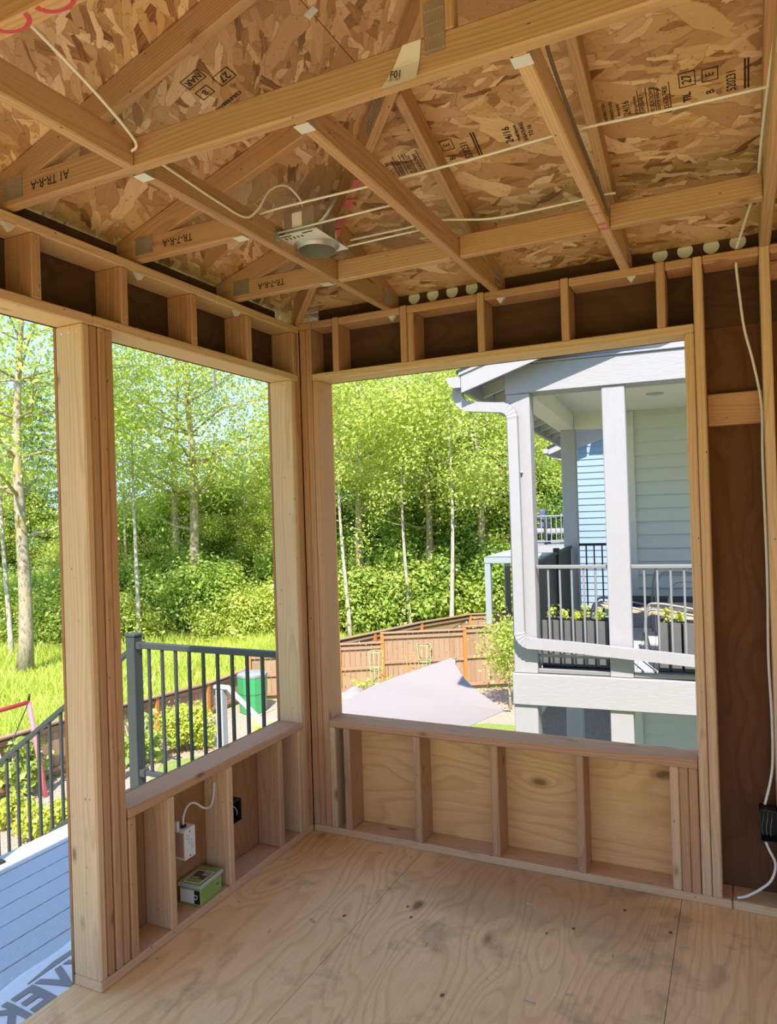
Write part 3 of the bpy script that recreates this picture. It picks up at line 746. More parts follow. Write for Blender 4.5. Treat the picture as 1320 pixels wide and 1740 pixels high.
# ------------------------------------------------------------ electrical boxes and screw box
wb = empty('outlet_box', (-.075, -.923, .25), label='white metal outlet box hanging beside a stud on the left wall', cat='outlet box')
b0 = box('box_body', (-.108, -.957, .250), (-.045, -.889, .380), WHITEB, wb, c=.002)
box('side_sticker', (-.100, -.9588, .262), (-.050, -.9575, .366), TANP, wb, c=0)
for k in range(3):
    c = Vector((-.0445, -.938+.016*k, .345-.022*k)); tube('knockout_ring', [c+Vector((0, .009*math.cos(a), .009*math.sin(a))) for a in [2*math.pi*i/14 for i in range(14)]], .0009, GRYP, b0, 4, closed=True)
for z in (.262, .366): box('slot', (-.0446, -.927, z-.005), (-.0442, -.922, z+.005), BLK, b0, c=0)
box('bracket', (-.112, -.972, .375), (-.070, -.958, .418), STEELW, wb, c=.002); box('bracket', (-.112, -1.056, .395), (-.080, -.972, .4), STEELW, wb, c=.001)
box('cable_clamp', (-.084, -.940, .3795), (-.066, -.920, .392), BLK, wb, c=.001)
def black_box(lo, hi, face, label):
    e = empty('switch_box', ((lo[0]+hi[0])/2, (lo[1]+hi[1])/2, lo[2]), label=label, cat='electrical box')
    x0, y0, z0 = lo; x1, y1, z1 = hi; w = .004
    if face == 'x':
        parts = [bxd((x0, y0, z0), (x0+w, y1, z1)), bxd((x0, y0, z0), (x1, y0+w, z1)), bxd((x0, y1-w, z0), (x1, y1, z1)), bxd((x0, y0, z0), (x1, y1, z0+w)), bxd((x0, y0, z1-w), (x1, y1, z1))]
    else:
        parts = [bxd((x0, y1-w, z0), (x1, y1, z1)), bxd((x0, y0, z0), (x0+w, y1, z1)), bxd((x1-w, y0, z0), (x1, y1, z1)), bxd((x0, y0, z0), (x1, y1, z0+w)), bxd((x0, y0, z1-w), (x1, y1, z1))]
    obj('box_shell', mesh('box_shell', *merge(parts), BLK), e)
    return e
bb = black_box((-.080, -.676, .297), (-.012, -.606, .397), 'x', 'black plastic outlet box on the left wall beside the third stud')
tube('wire', spline([(-.06, -.66, .36), (-.03, -.64, .365), (-.02, -.63, .34), (-.03, -.62, .32)]), .0016, CABLE, bb, 5)
tube('wire_loop', spline([(-.012, -.680, .40), (-.002, -.690, .412), (-.0, -.700, .405), (-.002, -.695, .395)]), .0012, BLK, bb, 5)
bb = black_box((2.168, .004, .305), (2.2335, .072, .437), 'y', 'black plastic outlet box on the right hand stud')
for k in range(3): tube('wire', spline([(2.185+.016*k, .06, .42), (2.182+.016*k, .02, .40), (2.176+.016*k, .012, .36), (2.180+.014*k, .02, .325)]), .0011, TUBEM, bb, 5)
sb = empty('screw_box', (-.069, -.836, T), label='green and clear plastic screw box sitting on the bottom plate', cat='box')
GREEN = flat('green_label', (.26, .42, .10), .45); DKPH = flat('photo_print', (.10, .075, .055), .5); LTPH = flat('photo_print_light', (.42, .36, .30), .5)
CLEAR = flat('clear_plastic_rim', (.50, .52, .48), .25)
rz = Matrix.Translation((-.069, -.836, T)) @ Matrix.Rotation(rad(4), 4, 'Z')
box('tray', (-.056, -.078, .001), (.056, .078, .074), GREEN, sb, c=.003, frame=rz)
box('lid', (-.062, -.084, .075), (.062, .084, .092), CLEAR, sb, c=.003, frame=rz)
box('top_label', (-.056, -.078, .0921), (.056, .078, .0926), GREEN, sb, c=0, frame=rz)
box('photo_border', (-.040, -.070, .0927), (.044, .040, .0930), PAPER, sb, c=0, frame=rz)
box('photo', (-.035, -.034, .0931), (.039, .035, .0933), DKPH, sb, c=0, frame=rz)
box('photo_strip', (-.035, -.064, .0931), (.039, -.035, .0933), GREEN, sb, c=0, frame=rz)
box('photo_board', (.005, .000, .09335), (.036, .032, .0935), LTPH, sb, c=0, frame=rz)
box('photo_board', (-.030, -.030, .09335), (.010, -.018, .0935), LTPH, sb, c=0, frame=rz)
box('end_label', (-.050, -.0792, .010), (.022, -.0785, .066), PAPER, sb, c=0, frame=rz)
box('end_label', (.023, -.0792, .010), (.052, -.0785, .066), BLK, sb, c=0, frame=rz)
tube('ring_mark', [(rz @ Vector((.030+.009*math.cos(a), -.0795, .038+.009*math.sin(a)))) for a in [2*math.pi*i/14 for i in range(14)]], .0018, PAPER, sb, 5, closed=True)
box('bird_mark', (.0563, .035, .040), (.0568, .052, .047), flat('dark_green_print', (.05, .13, .03), .6), sb, c=0, frame=rz)
# small debris on the floor
random.seed(5)
for k in range(16):
    x, y = random.uniform(.05, 2.0), random.uniform(-.95, -.05)
    s = random.uniform(.004, .012); v, f = bxd((-s*1.6, -s*.4, 0), (s*1.6, s*.4, s*.3))
    obj('wood_chip', mesh('wood_chip', v, f, FIRP), None, Matrix.Translation((x, y, .0004)) @ Matrix.Rotation(random.uniform(0, 3), 4, 'Z'), label='tiny pale wood chip lying on the plywood floor', cat='wood chip', group='wood chips on the floor')


# ============================================================ OUTSIDE
GZ = -3.3
def spot(px, dist, z=GZ):
    # a point on the ground by bearing and distance from where the photographer stood
    h = Vector((math.sin(YAW), math.cos(YAW), 0)); s = Vector((math.cos(YAW), -math.sin(YAW), 0))
    p = Vector((CAM.x, CAM.y, 0)) + h*dist + s*((px-660)/FPX*dist); p.z = z; return p

def soil(name, a, b, sc=14, sp=None):
    t = NT(name); P = t.n('ShaderNodeTexCoord').outputs['Object']
    n = t.noise(P, sc, 5, .7); v = t.vor(P, sc*1.6); c = t.ramp(t.math('ADD', t.math('MULTIPLY', n, .7), t.math('MULTIPLY', v, .5)), [(.3, b), (.75, a)])
    if sp: c = t.mix(t.ramp(t.noise(P, .5, 3), [(.4, (0, 0, 0)), (.6, (1, 1, 1))]), c, sp)
    t.col(c); t.rough(.95); t.bump(n, .6, .03); return t.m
GRASSG = soil('meadow_soil', (.30, .37, .07), (.17, .24, .035), 5, (.36, .38, .11))
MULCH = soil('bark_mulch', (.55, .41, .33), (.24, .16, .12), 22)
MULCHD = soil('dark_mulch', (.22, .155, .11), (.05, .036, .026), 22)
LAWN = soil('lawn_turf', (.30, .36, .09), (.12, .19, .03), 26)
v, f = bxd((-260, -200, GZ-.5), (200, 300, GZ)); obj('ground', mesh('ground', v, f, GRASSG), None, kind='structure')
def ground_patch(name, poly, z, m):
    pts = [(x, y, GZ-.1) for x, y in poly]; vv, ff = prism(pts, (0, 0, .1+z)); return obj(name, fixn(mesh(name, vv, ff, m)), None, kind='structure')
ground_patch('mulch_bed', [(-10.15, 2.0), (-10.15, 12.85), (-3.7, 16.6), (6.0, 22.2), (6.0, 2.0)], .012, MULCH)
ground_patch('lawn', [(-8.75, 8.0), (-7.6, 9.6), (-3.4, 12.9), (-2.6, 13.0), (-2.3, 10), (-4, 5), (-7, 5)], .03, LAWN)
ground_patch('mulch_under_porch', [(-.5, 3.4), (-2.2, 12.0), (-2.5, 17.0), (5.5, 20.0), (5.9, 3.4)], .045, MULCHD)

# ------------------------------------------------------------ our deck, its railing and stair
dk = empty('deck', (-.8, -2.5, -.08), kind='structure')
DZ = -.05
x = -.156; xs_ = [-.254, -.3995, -.545, -.6905, -.836, -.9815, -1.127, -1.2725]
for a in xs_[:-1]: box('deck_board', (a-.1405, -4.0, DZ-.025), (a, .25, DZ), DECKM, dk, c=.003)
box('deck_board', (-.2525, -4.0, DZ-.025), (-.156, .25, DZ), DECKM, dk, c=.003)
box('border_board', (-1.470, -4.0, DZ-.025), (-1.278, .25, DZ), DECKF, dk, c=.003)
box('rim_joist', (-1.455, -4.0, -.33), (-1.42, .25, DZ-.026), FIR, dk); box('rim_joist', (-1.419, .21, -.33), (-.16, .245, DZ-.026), FIR, dk)
for y in (-5.0, -2.4, .18): box('deck_post', (-1.40, y-.05, GZ), (-1.30, y+.05, -.08), FIR, dk)
# wrap lapping over the threshold
ww = empty('house_wrap', (-.25, -1.8, DZ), label='white house wrap flap with mirrored lettering lying across the deck threshold', cat='wrap')
V, F = [], []; ny, nx = 40, 12
for i in range(ny+1):
    y = -2.6 + (2.6-1.10)*i/ny
    w_ = .225+.075*(i/ny)**2 + .006*math.sin(i*.9)
    for j in range(nx+1):
        s = j/nx; x = -.1415 - w_*s
        z = -.004 + .010*math.sin(s*3.0) + .012*math.sin(i*.35+s*4)*max(0, s-.62)
        if s > .8: z -= .045*((s-.8)/.2)**2 - .004
        V.append((x, y, z))
for i in range(ny):
    for j in range(nx): a = i*(nx+1)+j; F.append((a, a+1, a+nx+2, a+nx+1))
sheetm = mesh('sheet', V, F, WRAPM, True); wsheet = obj('sheet', sheetm, ww)
def wrap_z(x, y):
    s = (-.1415-x)/.235; return -.004+.010*math.sin(min(1, max(0, s))*3.0)
def on_wrap(me):
    for vv in me.vertices: pass
    return me
# lettering: mirrored, tops towards the deck
def glyph(ch, y0_, y1_, h_):
    cu = bpy.data.curves.new('txt', 'FONT'); cu.body = ch; cu.size = 1; cu.offset = .035; cu.resolution_u = 3
    to = bpy.data.objects.new('txt', cu); COL.objects.link(to); dg = bpy.context.evaluated_depsgraph_get(); dg.update()
    me = bpy.data.meshes.new_from_object(to.evaluated_get(dg)); bpy.data.objects.remove(to)
    bm = bmesh.new(); bm.from_mesh(me); bmesh.ops.subdivide_edges(bm, edges=[e for e in bm.edges if e.calc_length() > .12], cuts=2); bmesh.ops.triangulate(bm, faces=bm.faces)
    mn = Vector((min(q.co.x for q in bm.verts), min(q.co.y for q in bm.verts))); mx = Vector((max(q.co.x for q in bm.verts), max(q.co.y for q in bm.verts)))
    for q in bm.verts:
        a_ = (q.co.x-mn.x)/(mx.x-mn.x); b_ = (q.co.y-mn.y)/(mx.y-mn.y); X = -.1430-h_*b_; Y = y1_+(y0_-y1_)*a_; q.co = (X, Y, wrap_z(X, Y)+.0025)
    bmesh.ops.recalc_face_normals(bm, faces=bm.faces); bm.to_mesh(me); bm.free(); me.materials.clear(); me.materials.append(WRAPI); me.name = 'letter'
    obj('letter', me, wsheet)
for ch, y0_, y1_ in (('K', -1.735, -1.632), ('E', -1.622, -1.529), ('V', -1.524, -1.405), ('Y', -1.40, -1.29), ('T', -1.285, -1.19)): glyph(ch, y0_, y1_, .132)
v = [(-.291, -1.535, 0), (-.297, -1.535, 0), (-.325, -1.40, 0), (-.325, -1.12, 0), (-.300, -1.12, 0)]
v = [(a, b, wrap_z(a, b)+.0022) for a, b, _ in v]; obj('printed_stroke', fixn(mesh('printed_stroke', *prism(v, (0, 0, .0004)), WRAPI)), wsheet)

RY = .25
rl = empty('deck_railing', (-1.53, RY, DZ), label='charcoal metal deck railing between the corner post and the house', cat='railing')
def railpost(par, x, y, z0, z1, m=RAILD, s=.038):
    box('post', (x-s, y-s, z0), (x+s, y+s, z1), m, par, c=.004); box('post_cap', (x-s-.005, y-s-.005, z1), (x+s+.005, y+s+.005, z1+.022), m, par, c=.008)
    box('base_plate', (x-s-.025, y-s-.025, z0), (x+s+.025, y+s+.025, z0+.012), m, par, c=.003)
railpost(rl, -1.53, RY, DZ-.03, .945)
box('top_rail', (-1.49, RY-.022, .870), (-.156, RY+.022, .908), RAILD, rl); box('bottom_rail', (-1.49, RY-.016, .03), (-.156, RY+.016, .062), RAILD, rl)
box('rail_bracket', (-1.492, RY-.028, .864), (-1.45, RY+.028, .914), RAILD, rl); box('rail_bracket', (-1.492, RY-.028, .022), (-1.45, RY+.028, .070), RAILD, rl)
for k in range(11): x = -1.400+.1135*k; box('baluster', (x-.0095, RY-.0095, .062), (x+.0095, RY+.0095, .870), RAILD, rl, c=.002)
sr = empty('stair_railing', (-1.6, RY, -.1), label='charcoal metal stair railing sloping down to the left of the corner post', cat='railing')
sl0 = Vector((-1.57, RY, .845)); sdir = Vector((-1, 0, -.676)).normalized()
L_ = 4.3
stick('top_rail', sl0, sl0+sdir*L_, .040, .034, RAILD, sr, (0, 1, 0))
b0_ = sl0-Vector((0, 0, .80)); stick('bottom_rail', b0_, b0_+sdir*L_, .030, .030, RAILD, sr, (0, 1, 0))
for k in range(26):
    x = -1.66-.118*k; z = .845-.676*(-1.57-x)
    box('baluster', (x-.0095, RY-.0095, z-.80), (x+.0095, RY+.0095, z-.012), RAILD, sr, c=.002)
e_ = sl0+sdir*L_; box('post', (e_.x-.04, RY-.038, GZ), (e_.x+.038, RY+.038, e_.z+.04), RAILD, sr)
sp = empty('railing_post', (-1.43, -.83, DZ), label='black railing post base at the near side of the stair opening', cat='railing'); railpost(sp, -1.435, -.895, DZ, .945, RAILBK)
box('top_rail', (-1.455, -3.0, .870), (-1.415, -.935, .908), RAILBK, sp)
st = empty('deck_stair', (-3, -.3, GZ), label='composite stair going down from the deck to the yard', cat='stair')
for k in range(17):
    x1 = -1.475-.265*k; z = DZ-.18*(k+1); box('tread', (x1-.285, -.82, z-.03), (x1, .20, z), DECKM, st, c=.003)
for y in (-.86, .205): stick('stringer', (-1.48, y+.018, -.33), (-5.9, y+.018, GZ+.12), .036, .28, FIR, st, (0, 1, 0))
# pale handrail post lower down in the yard
nw = empty('handrail_post', (-3.06, 3.0, GZ), label='pale grey handrail post with a rail sloping down to the right', cat='handrail')
box('post', (-3.105, 2.955, GZ), (-3.015, 3.045, -.16), VINYL, nw)
box('top_rail', (-3.145, 2.96, -.158), (-2.955, 3.04, -.115), VINYL, nw, c=.012)
stick('top_rail', (-2.965, 3.0, -.135), (-1.3, 3.0, -1.37), .05, .035, VINYL, nw, (0, 1, 0)); box('post', (-1.31, 2.96, GZ), (-1.23, 3.04, -1.33), VINYL, nw)

# ------------------------------------------------------------ fences
def fence(name, pts, label, bw=.14, step_tops=None, rails=(.12, .95, 1.6), face=1, detailed=True, post_idx=None, h=1.7):
    """pts: list of (x, y, top z) post positions; boards on the far side, rails and posts towards us"""
    p0 = pts[0]; e = empty(name, (p0[0], p0[1], GZ), label=label, cat='fence')
    rnd = random.Random(len(pts))
    for i in range(len(pts)-1):
        a = Vector((pts[i][0], pts[i][1], GZ)); b = Vector((pts[i+1][0], pts[i+1][1], GZ)); ta = pts[i][2]; tb_ = pts[i+1][2]
        dx = (b-a); L = dx.length; dx.normalize(); nrm = Vector((-dx.y, dx.x, 0))*face
        z1 = pts[i][2] if step_tops else None
        n_ = int(L/bw)
        if detailed:
            for k in range(n_):
                c = a+dx*((k+.5)*L/n_) + nrm*.045; tz = (ta+(tb_-ta)*(k+.5)/n_) if not step_tops else ta
                tz = min(tz, tz)-.02
                stick('board', (c.x, c.y, GZ+.04), (c.x, c.y, tz), bw-.003, .018, FENCE, e, dx, .002)
        else:
            parts = []
            for k in range(n_):
                c = a+dx*((k+.5)*L/n_)+nrm*.045; tz = ta+(tb_-ta)*(k+.5)/n_
                q = [c-dx*(bw/2-.005)+nrm*.009*s for s in (-1, 1)] + [c+dx*(bw/2-.005)+nrm*.009*s for s in (1, -1)]
                parts.append(prism([(t.x, t.y, GZ+.04) for t in q], (0, 0, tz-GZ-.06)))
            obj('board_run', fixn(mesh('board_run', *merge(parts), FENCE)), e, kind='stuff')
        t0, t1 = (ta, tb_) if not step_tops else (ta, ta)
        for frac in rails:
            za = GZ+.15+(t0-GZ-.25)*frac; zb = GZ+.15+(t1-GZ-.25)*frac
            stick('rail', (a.x+dx.x*.05, a.y+dx.y*.05, za), (b.x-dx.x*.05, b.y-dx.y*.05, zb), .038, .085, FENCE, e, nrm, .003)
        stick('cap', tuple(a+dx*.0+Vector((0, 0, t0-GZ))), tuple(b+Vector((0, 0, t1-GZ))), .038, .14, FENCE, e, (0, 0, 1), .004)
        stick('post', (a.x, a.y, GZ), (a.x, a.y, ta-.02 if not step_tops else max(ta, pts[i-1][2] if i else ta)+.02), .10, .10, FENCEP, e, dx, .004)
    return e
lf = [(-10.20, 2.6, -2.16), (-10.20, 5.0, -2.17), (-10.2, 7.2, -2.21), (-10.2, 9.4, -2.36), (-10.2, 11.2, -2.45), (-10.2, 12.85, -2.42)]
fence('wooden_fence', lf, 'low brown wooden fence along the left edge of the yard below the meadow', rails=(0.02, .98), face=1)
ff = [(-10.15, 12.90, -2.00), (-8.0, 14.13, -1.86), (-6.96, 14.75, -1.60), (-4.95, 15.95, -1.52), (-3.0, 17.1, -1.50)]
fence('wooden_fence', ff, 'tall stepped brown wooden fence with orange posts behind the white sail', step_tops=True, rails=(0, .5, .98), face=1)
bf = [(-9.2, 14.9, -2.05), (-8.35, 17.0, -2.0), (-7.6, 19.0, -1.95), (-6.72, 21.4, -1.98), (-3.7, 23.05, -1.98)]
fence('wooden_fence', bf, 'far brown wooden fence climbing behind the stepped fence', rails=(0, .98), face=1, detailed=False)
# string lights on the far fence
sg = empty('string_lights', (-8.0, 17.9, -2.2), label='dark string of small light bulbs hung on the far fence', cat='lights')
pts_ = [(-8.55, 16.2, -2.15), (-8.2, 17.2, -2.40), (-7.75, 18.4, -2.16), (-7.3, 19.6, -2.42), (-6.8, 21.0, -2.16)]
tube('wire', spline([(x+.10, y-.05, z) for x, y, z in pts_], 6), .012, BLK, sg, 5)
for p in spline([(x+.10, y-.05, z-.05) for x, y, z in pts_], 3): v, f = lathe([(.004, .05), (.03, .02), (.035, -.01), (.004, -.04)], 8); obj('bulb', mesh('bulb', v, f, PAPER, True), sg, Matrix.Translation(p))

# ------------------------------------------------------------ yard things
cb = empty('compost_bin', (-9.35, 11.95, GZ), label='green faceted compost bin with a grey lid by the fence', cat='bin')
def hexa(r0, r1, z0, z1, n=8): return lathe([(r0, z0), (r1, z1)], n)
Mb = Matrix.Translation((-9.35, 11.95, GZ+.02))
v, f = lathe([(.34, 0), (.345, .03), (.37, .48)], 8); f.append(tuple(range(8))[::-1]); obj('lower_body', mesh('lower_body', v, f, GRNP), cb, Mb)
v, f = lathe([(.375, .49), (.38, .52), (.385, .93)], 8); obj('upper_body', mesh('upper_body', v, f, GRNP), cb, Mb)
v, f = lathe([(.395, .925), (.40, .985), (.26, 1.03), (.001, 1.05)], 8); obj('lid', mesh('lid', v, f, GRYP), cb, Mb)
rb = empty('raised_bed', (-8.5, 11.6, GZ), label='low pale timber raised bed filled with bark beside the compost bin', cat='planter')
for lo, hi in (((-9.1, 11.0, GZ), (-7.9, 11.05, GZ+.28)), ((-9.1, 11.95, GZ), (-7.9, 12.0, GZ+.28)), ((-9.1, 11.051, GZ), (-9.05, 11.949, GZ+.28)), ((-7.95, 11.051, GZ), (-7.9, 11.949, GZ+.28))):
    box('plank', Vector(lo)+Vector((.65, -.35, 0)), Vector(hi)+Vector((.65, -.35, 0)), FIRP, rb)
v, f = bxd((-8.4, 10.702, GZ+.01), (-7.3, 11.598, GZ+.24)); obj('bark', mesh('bark', v, f, MULCH), rb)
def cage(px, dist, top, r, mat, label):
    p = spot(px, dist); e = empty('tomato_cage', p, label=label, cat='plant cage'); h = top-GZ
    for fr, rr in ((1, r), (.66, r*.86), (.36, r*.72)):
        tube('ring', [p+Vector((rr*math.cos(a), rr*math.sin(a), h*fr)) for a in [2*math.pi*k/18 for k in range(18)]], .010, mat, e, 5, closed=True)
    for k in range(4):
        a = math.pi/4+k*math.pi/2; tube('leg', [p+Vector((r*math.cos(a), r*math.sin(a), h)), p+Vector((r*.55*math.cos(a), r*.55*math.sin(a), .02))], .009, mat, e, 5)
cage(631, 19.3, -1.93, .20, WIREG, 'green wire tomato cage nearest the left end of the stepped fence')
cage(693, 19.6, -2.10, .19, WIREO, 'orange wire tomato cage in front of the stepped fence')
cage(713, 20.2, -1.95, .21, WIREG, 'green wire tomato cage behind the orange one')
rf = empty('red_frame', (-9.5, 5.83, GZ), label='red metal pole with a slanted top bar beside the left fence', cat='pole')
tube('pole', [(-9.5, 5.83, GZ), (-9.78, 5.75, -1.55)], .045, PINKM, rf, 8)
tube('top_bar', [(-9.78, 5.75, -1.55), (-10.0, 4.2, -1.62), (-10.2, 3.0, -1.68)], .042, REDM, rf, 8)
tube('rope', [(-9.78, 5.75, -1.55), (-9.9, 5.25, -2.6), (-9.95, 5.0, GZ+.02)], .010, BLK, rf, 5); tube('finial', [(-9.78, 5.75, -1.53), (-9.77, 5.76, -1.40)], .02, BLK, rf, 6)
pg = empty('pergola', spot(845, 24), label='pale grey metal pergola standing beyond the fences', cat='pergola')
pa = spot(826, 23.6); pe1 = Vector((math.cos(rad(4.9)), math.sin(rad(4.9)), 0)); pe2 = Vector((-pe1.y, pe1.x, 0))
def pgp(a, b, z): q = pa+pe1*a+pe2*b; q.z = z; return q
for a, b in ((0, 0), (3.0, 0), (0, 3.0), (3.0, 3.0)): stick('post', pgp(a, b, GZ), pgp(a, b, .02), .19, .19, PERG, pg, pe1)
for q in ((pgp(-.1, 0, .12), pgp(3.1, 0, .12)), (pgp(-.1, 3, .12), pgp(3.1, 3, .12)), (pgp(0, 0.1, .12), pgp(0, 2.9, .12)), (pgp(3, .1, .12), pgp(3, 2.9, .12))): stick('beam', q[0], q[1], .19, .22, PERG, pg, (0, 0, 1))
V = [pgp(-.1, -.1, .235), pgp(3.1, -.1, .235), pgp(3.1, 3.1, .235), pgp(-.1, 3.1, .235), pgp(1.5, 1.5, .62)]
obj('roof', fixn(mesh('roof', V, [(0, 1, 4), (1, 2, 4), (2, 3, 4), (3, 0, 4), (3, 2, 1, 0)], PERG)), pg)
bp = empty('black_post', spot(859, 23.0), label='slim black post standing beside the pergola', cat='post')  # a plain black post
q = spot(859, 23.0); box('pole', (q.x-.07, q.y-.07, GZ), (q.x+.07, q.y+.07, -.05), BLK, bp); box('base', (q.x-.22, q.y-.22, GZ), (q.x+.22, q.y+.22, GZ+.06), BLK, bp)

# shade sail
ss = empty('shade_sail', (-1.75, 5.4, GZ), label='white shade sail stretched over the yard with one pointed corner up', cat='shade sail')
A = Vector((-1.764, 6.697, -.45)); B = Vector((-.535, 5.244, -.75)); C_ = Vector((-.85, 4.20, -.78)); Dp = Vector((-2.75, 4.0, -.86)); Ep = Vector((-3.05, 5.70, -.80)); K = Vector((-2.58, 5.54, -.70))
def patch(c0, c1, c2, c3, n=12, sag=.05, cat=.10):
    V, F = [], []
    for i in range(n+1):
        for j in range(n+1):
            u_, w2 = i/n, j/n; p = (c0*(1-u_)+c1*u_)*(1-w2) + (c3*(1-u_)+c2*u_)*w2
            p = p - Vector((0, 0, sag*math.sin(math.pi*u_)*math.sin(math.pi*w2))); V.append(p)
    for i in range(n):
        for j in range(n): a = i*(n+1)+j; F.append((a, a+1, a+n+2, a+n+1))
    return V, F
K2 = Vector((-2.46, 5.93, -.66))
def canvas(c0, c1, c2, c3, n=14, sag=.03, pull=0.0):
    V, F = patch(c0, c1, c2, c3, n, sag); cen = (c0+c1+c2+c3)/4
    for i in range(n+1):
        for j in range(n+1):
            u_, w2 = i/n, j/n; p = V[i*(n+1)+j]; k_ = pull*math.sin(math.pi*w2)*u_
            V[i*(n+1)+j] = p+(cen-p)*k_
    return V, F
v1_, f1_ = canvas(K, B, A, K2, 14, .02, .16); v3_, f3_ = canvas(Dp, C_, B, K, 14, .035, .0)
me = mesh('canvas', *merge([(v1_, f1_), (v3_, f3_)]), SAIL, False)
bm = bmesh.new(); bm.from_mesh(me); bmesh.ops.remove_doubles(bm, verts=bm.verts, dist=.004); bmesh.ops.recalc_face_normals(bm, faces=bm.faces); bmesh.ops.solidify(bm, geom=list(bm.faces), thickness=.006); bm.to_mesh(me); bm.free()
obj('canvas', me, ss)
for p in (A, B): tube('edge_cord', [p+Vector((0, 0, 0)), p+Vector((.06, .05, -.01))], .008, SAIL, ss, 5)
rng = np.random.default_rng(3); V, F = [], []
n = 12
for i in range(n+1):
    for j in range(n+1):
        u_, w2 = i/n, j/n; p = Vector((-2.98+.46*u_, 5.02+.50*w2+.25*u_, -.775)); h_ = .07*math.sin(math.pi*u_)*math.sin(math.pi*w2)
        p.z += h_*(1+.55*math.sin(9*u_+5*w2)+.4*math.sin(14*w2-4*u_)); V.append(p)
for i in range(n):
    for j in range(n): a = i*(n+1)+j; F.append((a, a+1, a+n+2, a+n+1))
obj('bunched_cloth', mesh('bunched_cloth', V, F, SAIL, True), ss)
for p in (Vector((-2.4, 4.9, -.84)), A+Vector((.02, .03, -.02))): tube('support_pole', [(p.x, p.y, GZ), (p.x, p.y, p.z)], .03, GALV, ss, 8)

# ------------------------------------------------------------ the neighbour's porch (own axes, turned 4.9 degrees)
NO = Vector((.751, 3.32, 0)); NA = rad(4.9)
NF = Matrix.Translation(NO) @ Matrix.Rotation(NA, 4, 'Z')
nh = empty('neighbour_house', (NO.x, NO.y, GZ), NA, label='white two storey neighbour house with a covered porch and square columns', cat='house')
def nb(name, lo, hi, m, par=nh, c=.006, **k): return box(name, lo, hi, m, par, c=c, frame=NF, **k)
FZ = .19
for x0, x1 in ((-.57, -.35), (.297, .495), (2.6, 2.82)):
    nb('column', (x0, .02, FZ-.01), (x1, .24, 2.80), WHT)
    nb('column', (x0-.012, .02, GZ), (x1-.012, .24, -.105), WHT)
nb('column', (-.515, 3.40, FZ-.01), (-.325, 3.60, 2.79), WHT); nb('column', (-.555, 3.40, GZ), (-.335, 3.60, -.105), WHT)
nb('frieze_beam', (-.575, 0, 2.80), (6.0, .26, 3.065), WHT)
nb('frieze_trim', (-.30, -.02, 3.066), (6.0, .10, 3.085), WHT)
v = [(-.36, .06, 3.086), (6.0, .06, 3.086), (6.0, .06, 5.2), (5.0, .06, 4.87)]; obj('gable_wall', fixn(mesh('gable_wall', *prism([NF @ Vector(q) for q in v], NF.to_3x3() @ Vector((0, .1, 0))), WHT)), nh)
nb('porch_beam', (-.585, -.012, -.112), (6.0, .25, .178), WHT); nb('porch_beam', (-.585, .251, -.112), (-.36, 3.6, .178), WHT)
nb('porch_floor', (-.36, .251, .13), (6.0, 3.62, FZ), RAILG)
for k in range(18):
    x = -.355+.145*k; nb('porch_board', (x, .252, FZ), (x+.139, 3.60, FZ+.012), DECKM, c=.002)
nb('side_beam', (-.565, .261, 2.79), (-.335, 3.6, 3.02), CEILG); nb('rear_beam', (-.334, 3.39, 2.79), (.335, 3.6, 3.02), CEILG)
nb('porch_ceiling', (-.334, .261, 3.0), (6.0, 3.62, 3.03), CEILG)
lo_ = lathe([(.0005, -.004), (.09, -.004), (.10, 0), (.10, .008)], 24); obj('ceiling_light', mesh('ceiling_light', *lo_, WHT, True), nh, NF @ Matrix.Translation((.73, 2.1, 2.992)))
# house wall with lap siding
nb('corner_trim', (.335, 3.50, GZ), (.433, 3.62, 2.999), TRIMG)
z = GZ; k = 0
lap = .178
while z < 2.98:
    z1 = min(z+lap, 2.999); v = [(.434, 3.530, z), (.434, 3.556, z1), (.434, 3.60, z1), (.434, 3.60, z)]
    if not (-.15 < z < .02): obj('siding_board', fixn(mesh('siding_board', *prism([NF @ Vector(q) for q in v], NF.to_3x3() @ Vector((5.5, 0, 0))), SIDG)), nh)
    z += lap
nb('house_core', (.45, 3.61, GZ), (6.0, 9.0, 4.2), SIDG)
# roof: slopes up to the right at 4 in 12, gutter along the left eave
OH = -.17
def rk(x): return 2.985+SL*(x+.94)
def slope(name, x0, x1, y0, y1, dz0, dz1, m):
    v = [(x0, y0, rk(x0)+dz0), (x1, y0, rk(x1)+dz0), (x1, y0, rk(x1)+dz1), (x0, y0, rk(x0)+dz1)]
    return obj(name, fixn(mesh(name, *prism([NF @ Vector(q) for q in v], NF.to_3x3() @ Vector((0, y1-y0, 0))), m)), nh)
slope('rake_fascia', -.94, 5.0, OH-.035, OH, -.165, .0, WHT); slope('rake_trim', -.96, 5.0, OH-.05, OH, .001, .03, WHT)
slope('roof_deck', -.94, 5.0, OH+.001, 9.2, .0, .02, WHT); slope('roof_shingles', -.98, 5.0, OH-.055, 9.2, .031, .055, SHING)
for k in range(9): y = .55+.61*k; slope('rafter_tail', -.92, -.58, y, y+.04, -.12, -.001, CEILG)
nb('eave_board', (-.945, OH+.001, 2.83), (-.915, 9.2, 2.975), WHT)
gpts = [(-.946, 2.97), (-.946, 2.87), (-1.02, 2.87), (-1.075, 2.92), (-1.085, 2.975), (-1.075, 2.975), (-1.066, 2.925), (-1.015, 2.88), (-.956, 2.88), (-.956, 2.97)]
obj('gutter', fixn(mesh('gutter', *prism([NF @ Vector((a, OH-.03, b)) for a, b in gpts], NF.to_3x3() @ Vector((0, 9.2, 0))), WHT)), nh)
obj('gutter_end', fixn(mesh('gutter_end', *prism([NF @ Vector((a, OH-.034, b)) for a, b in gpts[:5]], NF.to_3x3() @ Vector((0, .004, 0))), WHT)), nh)
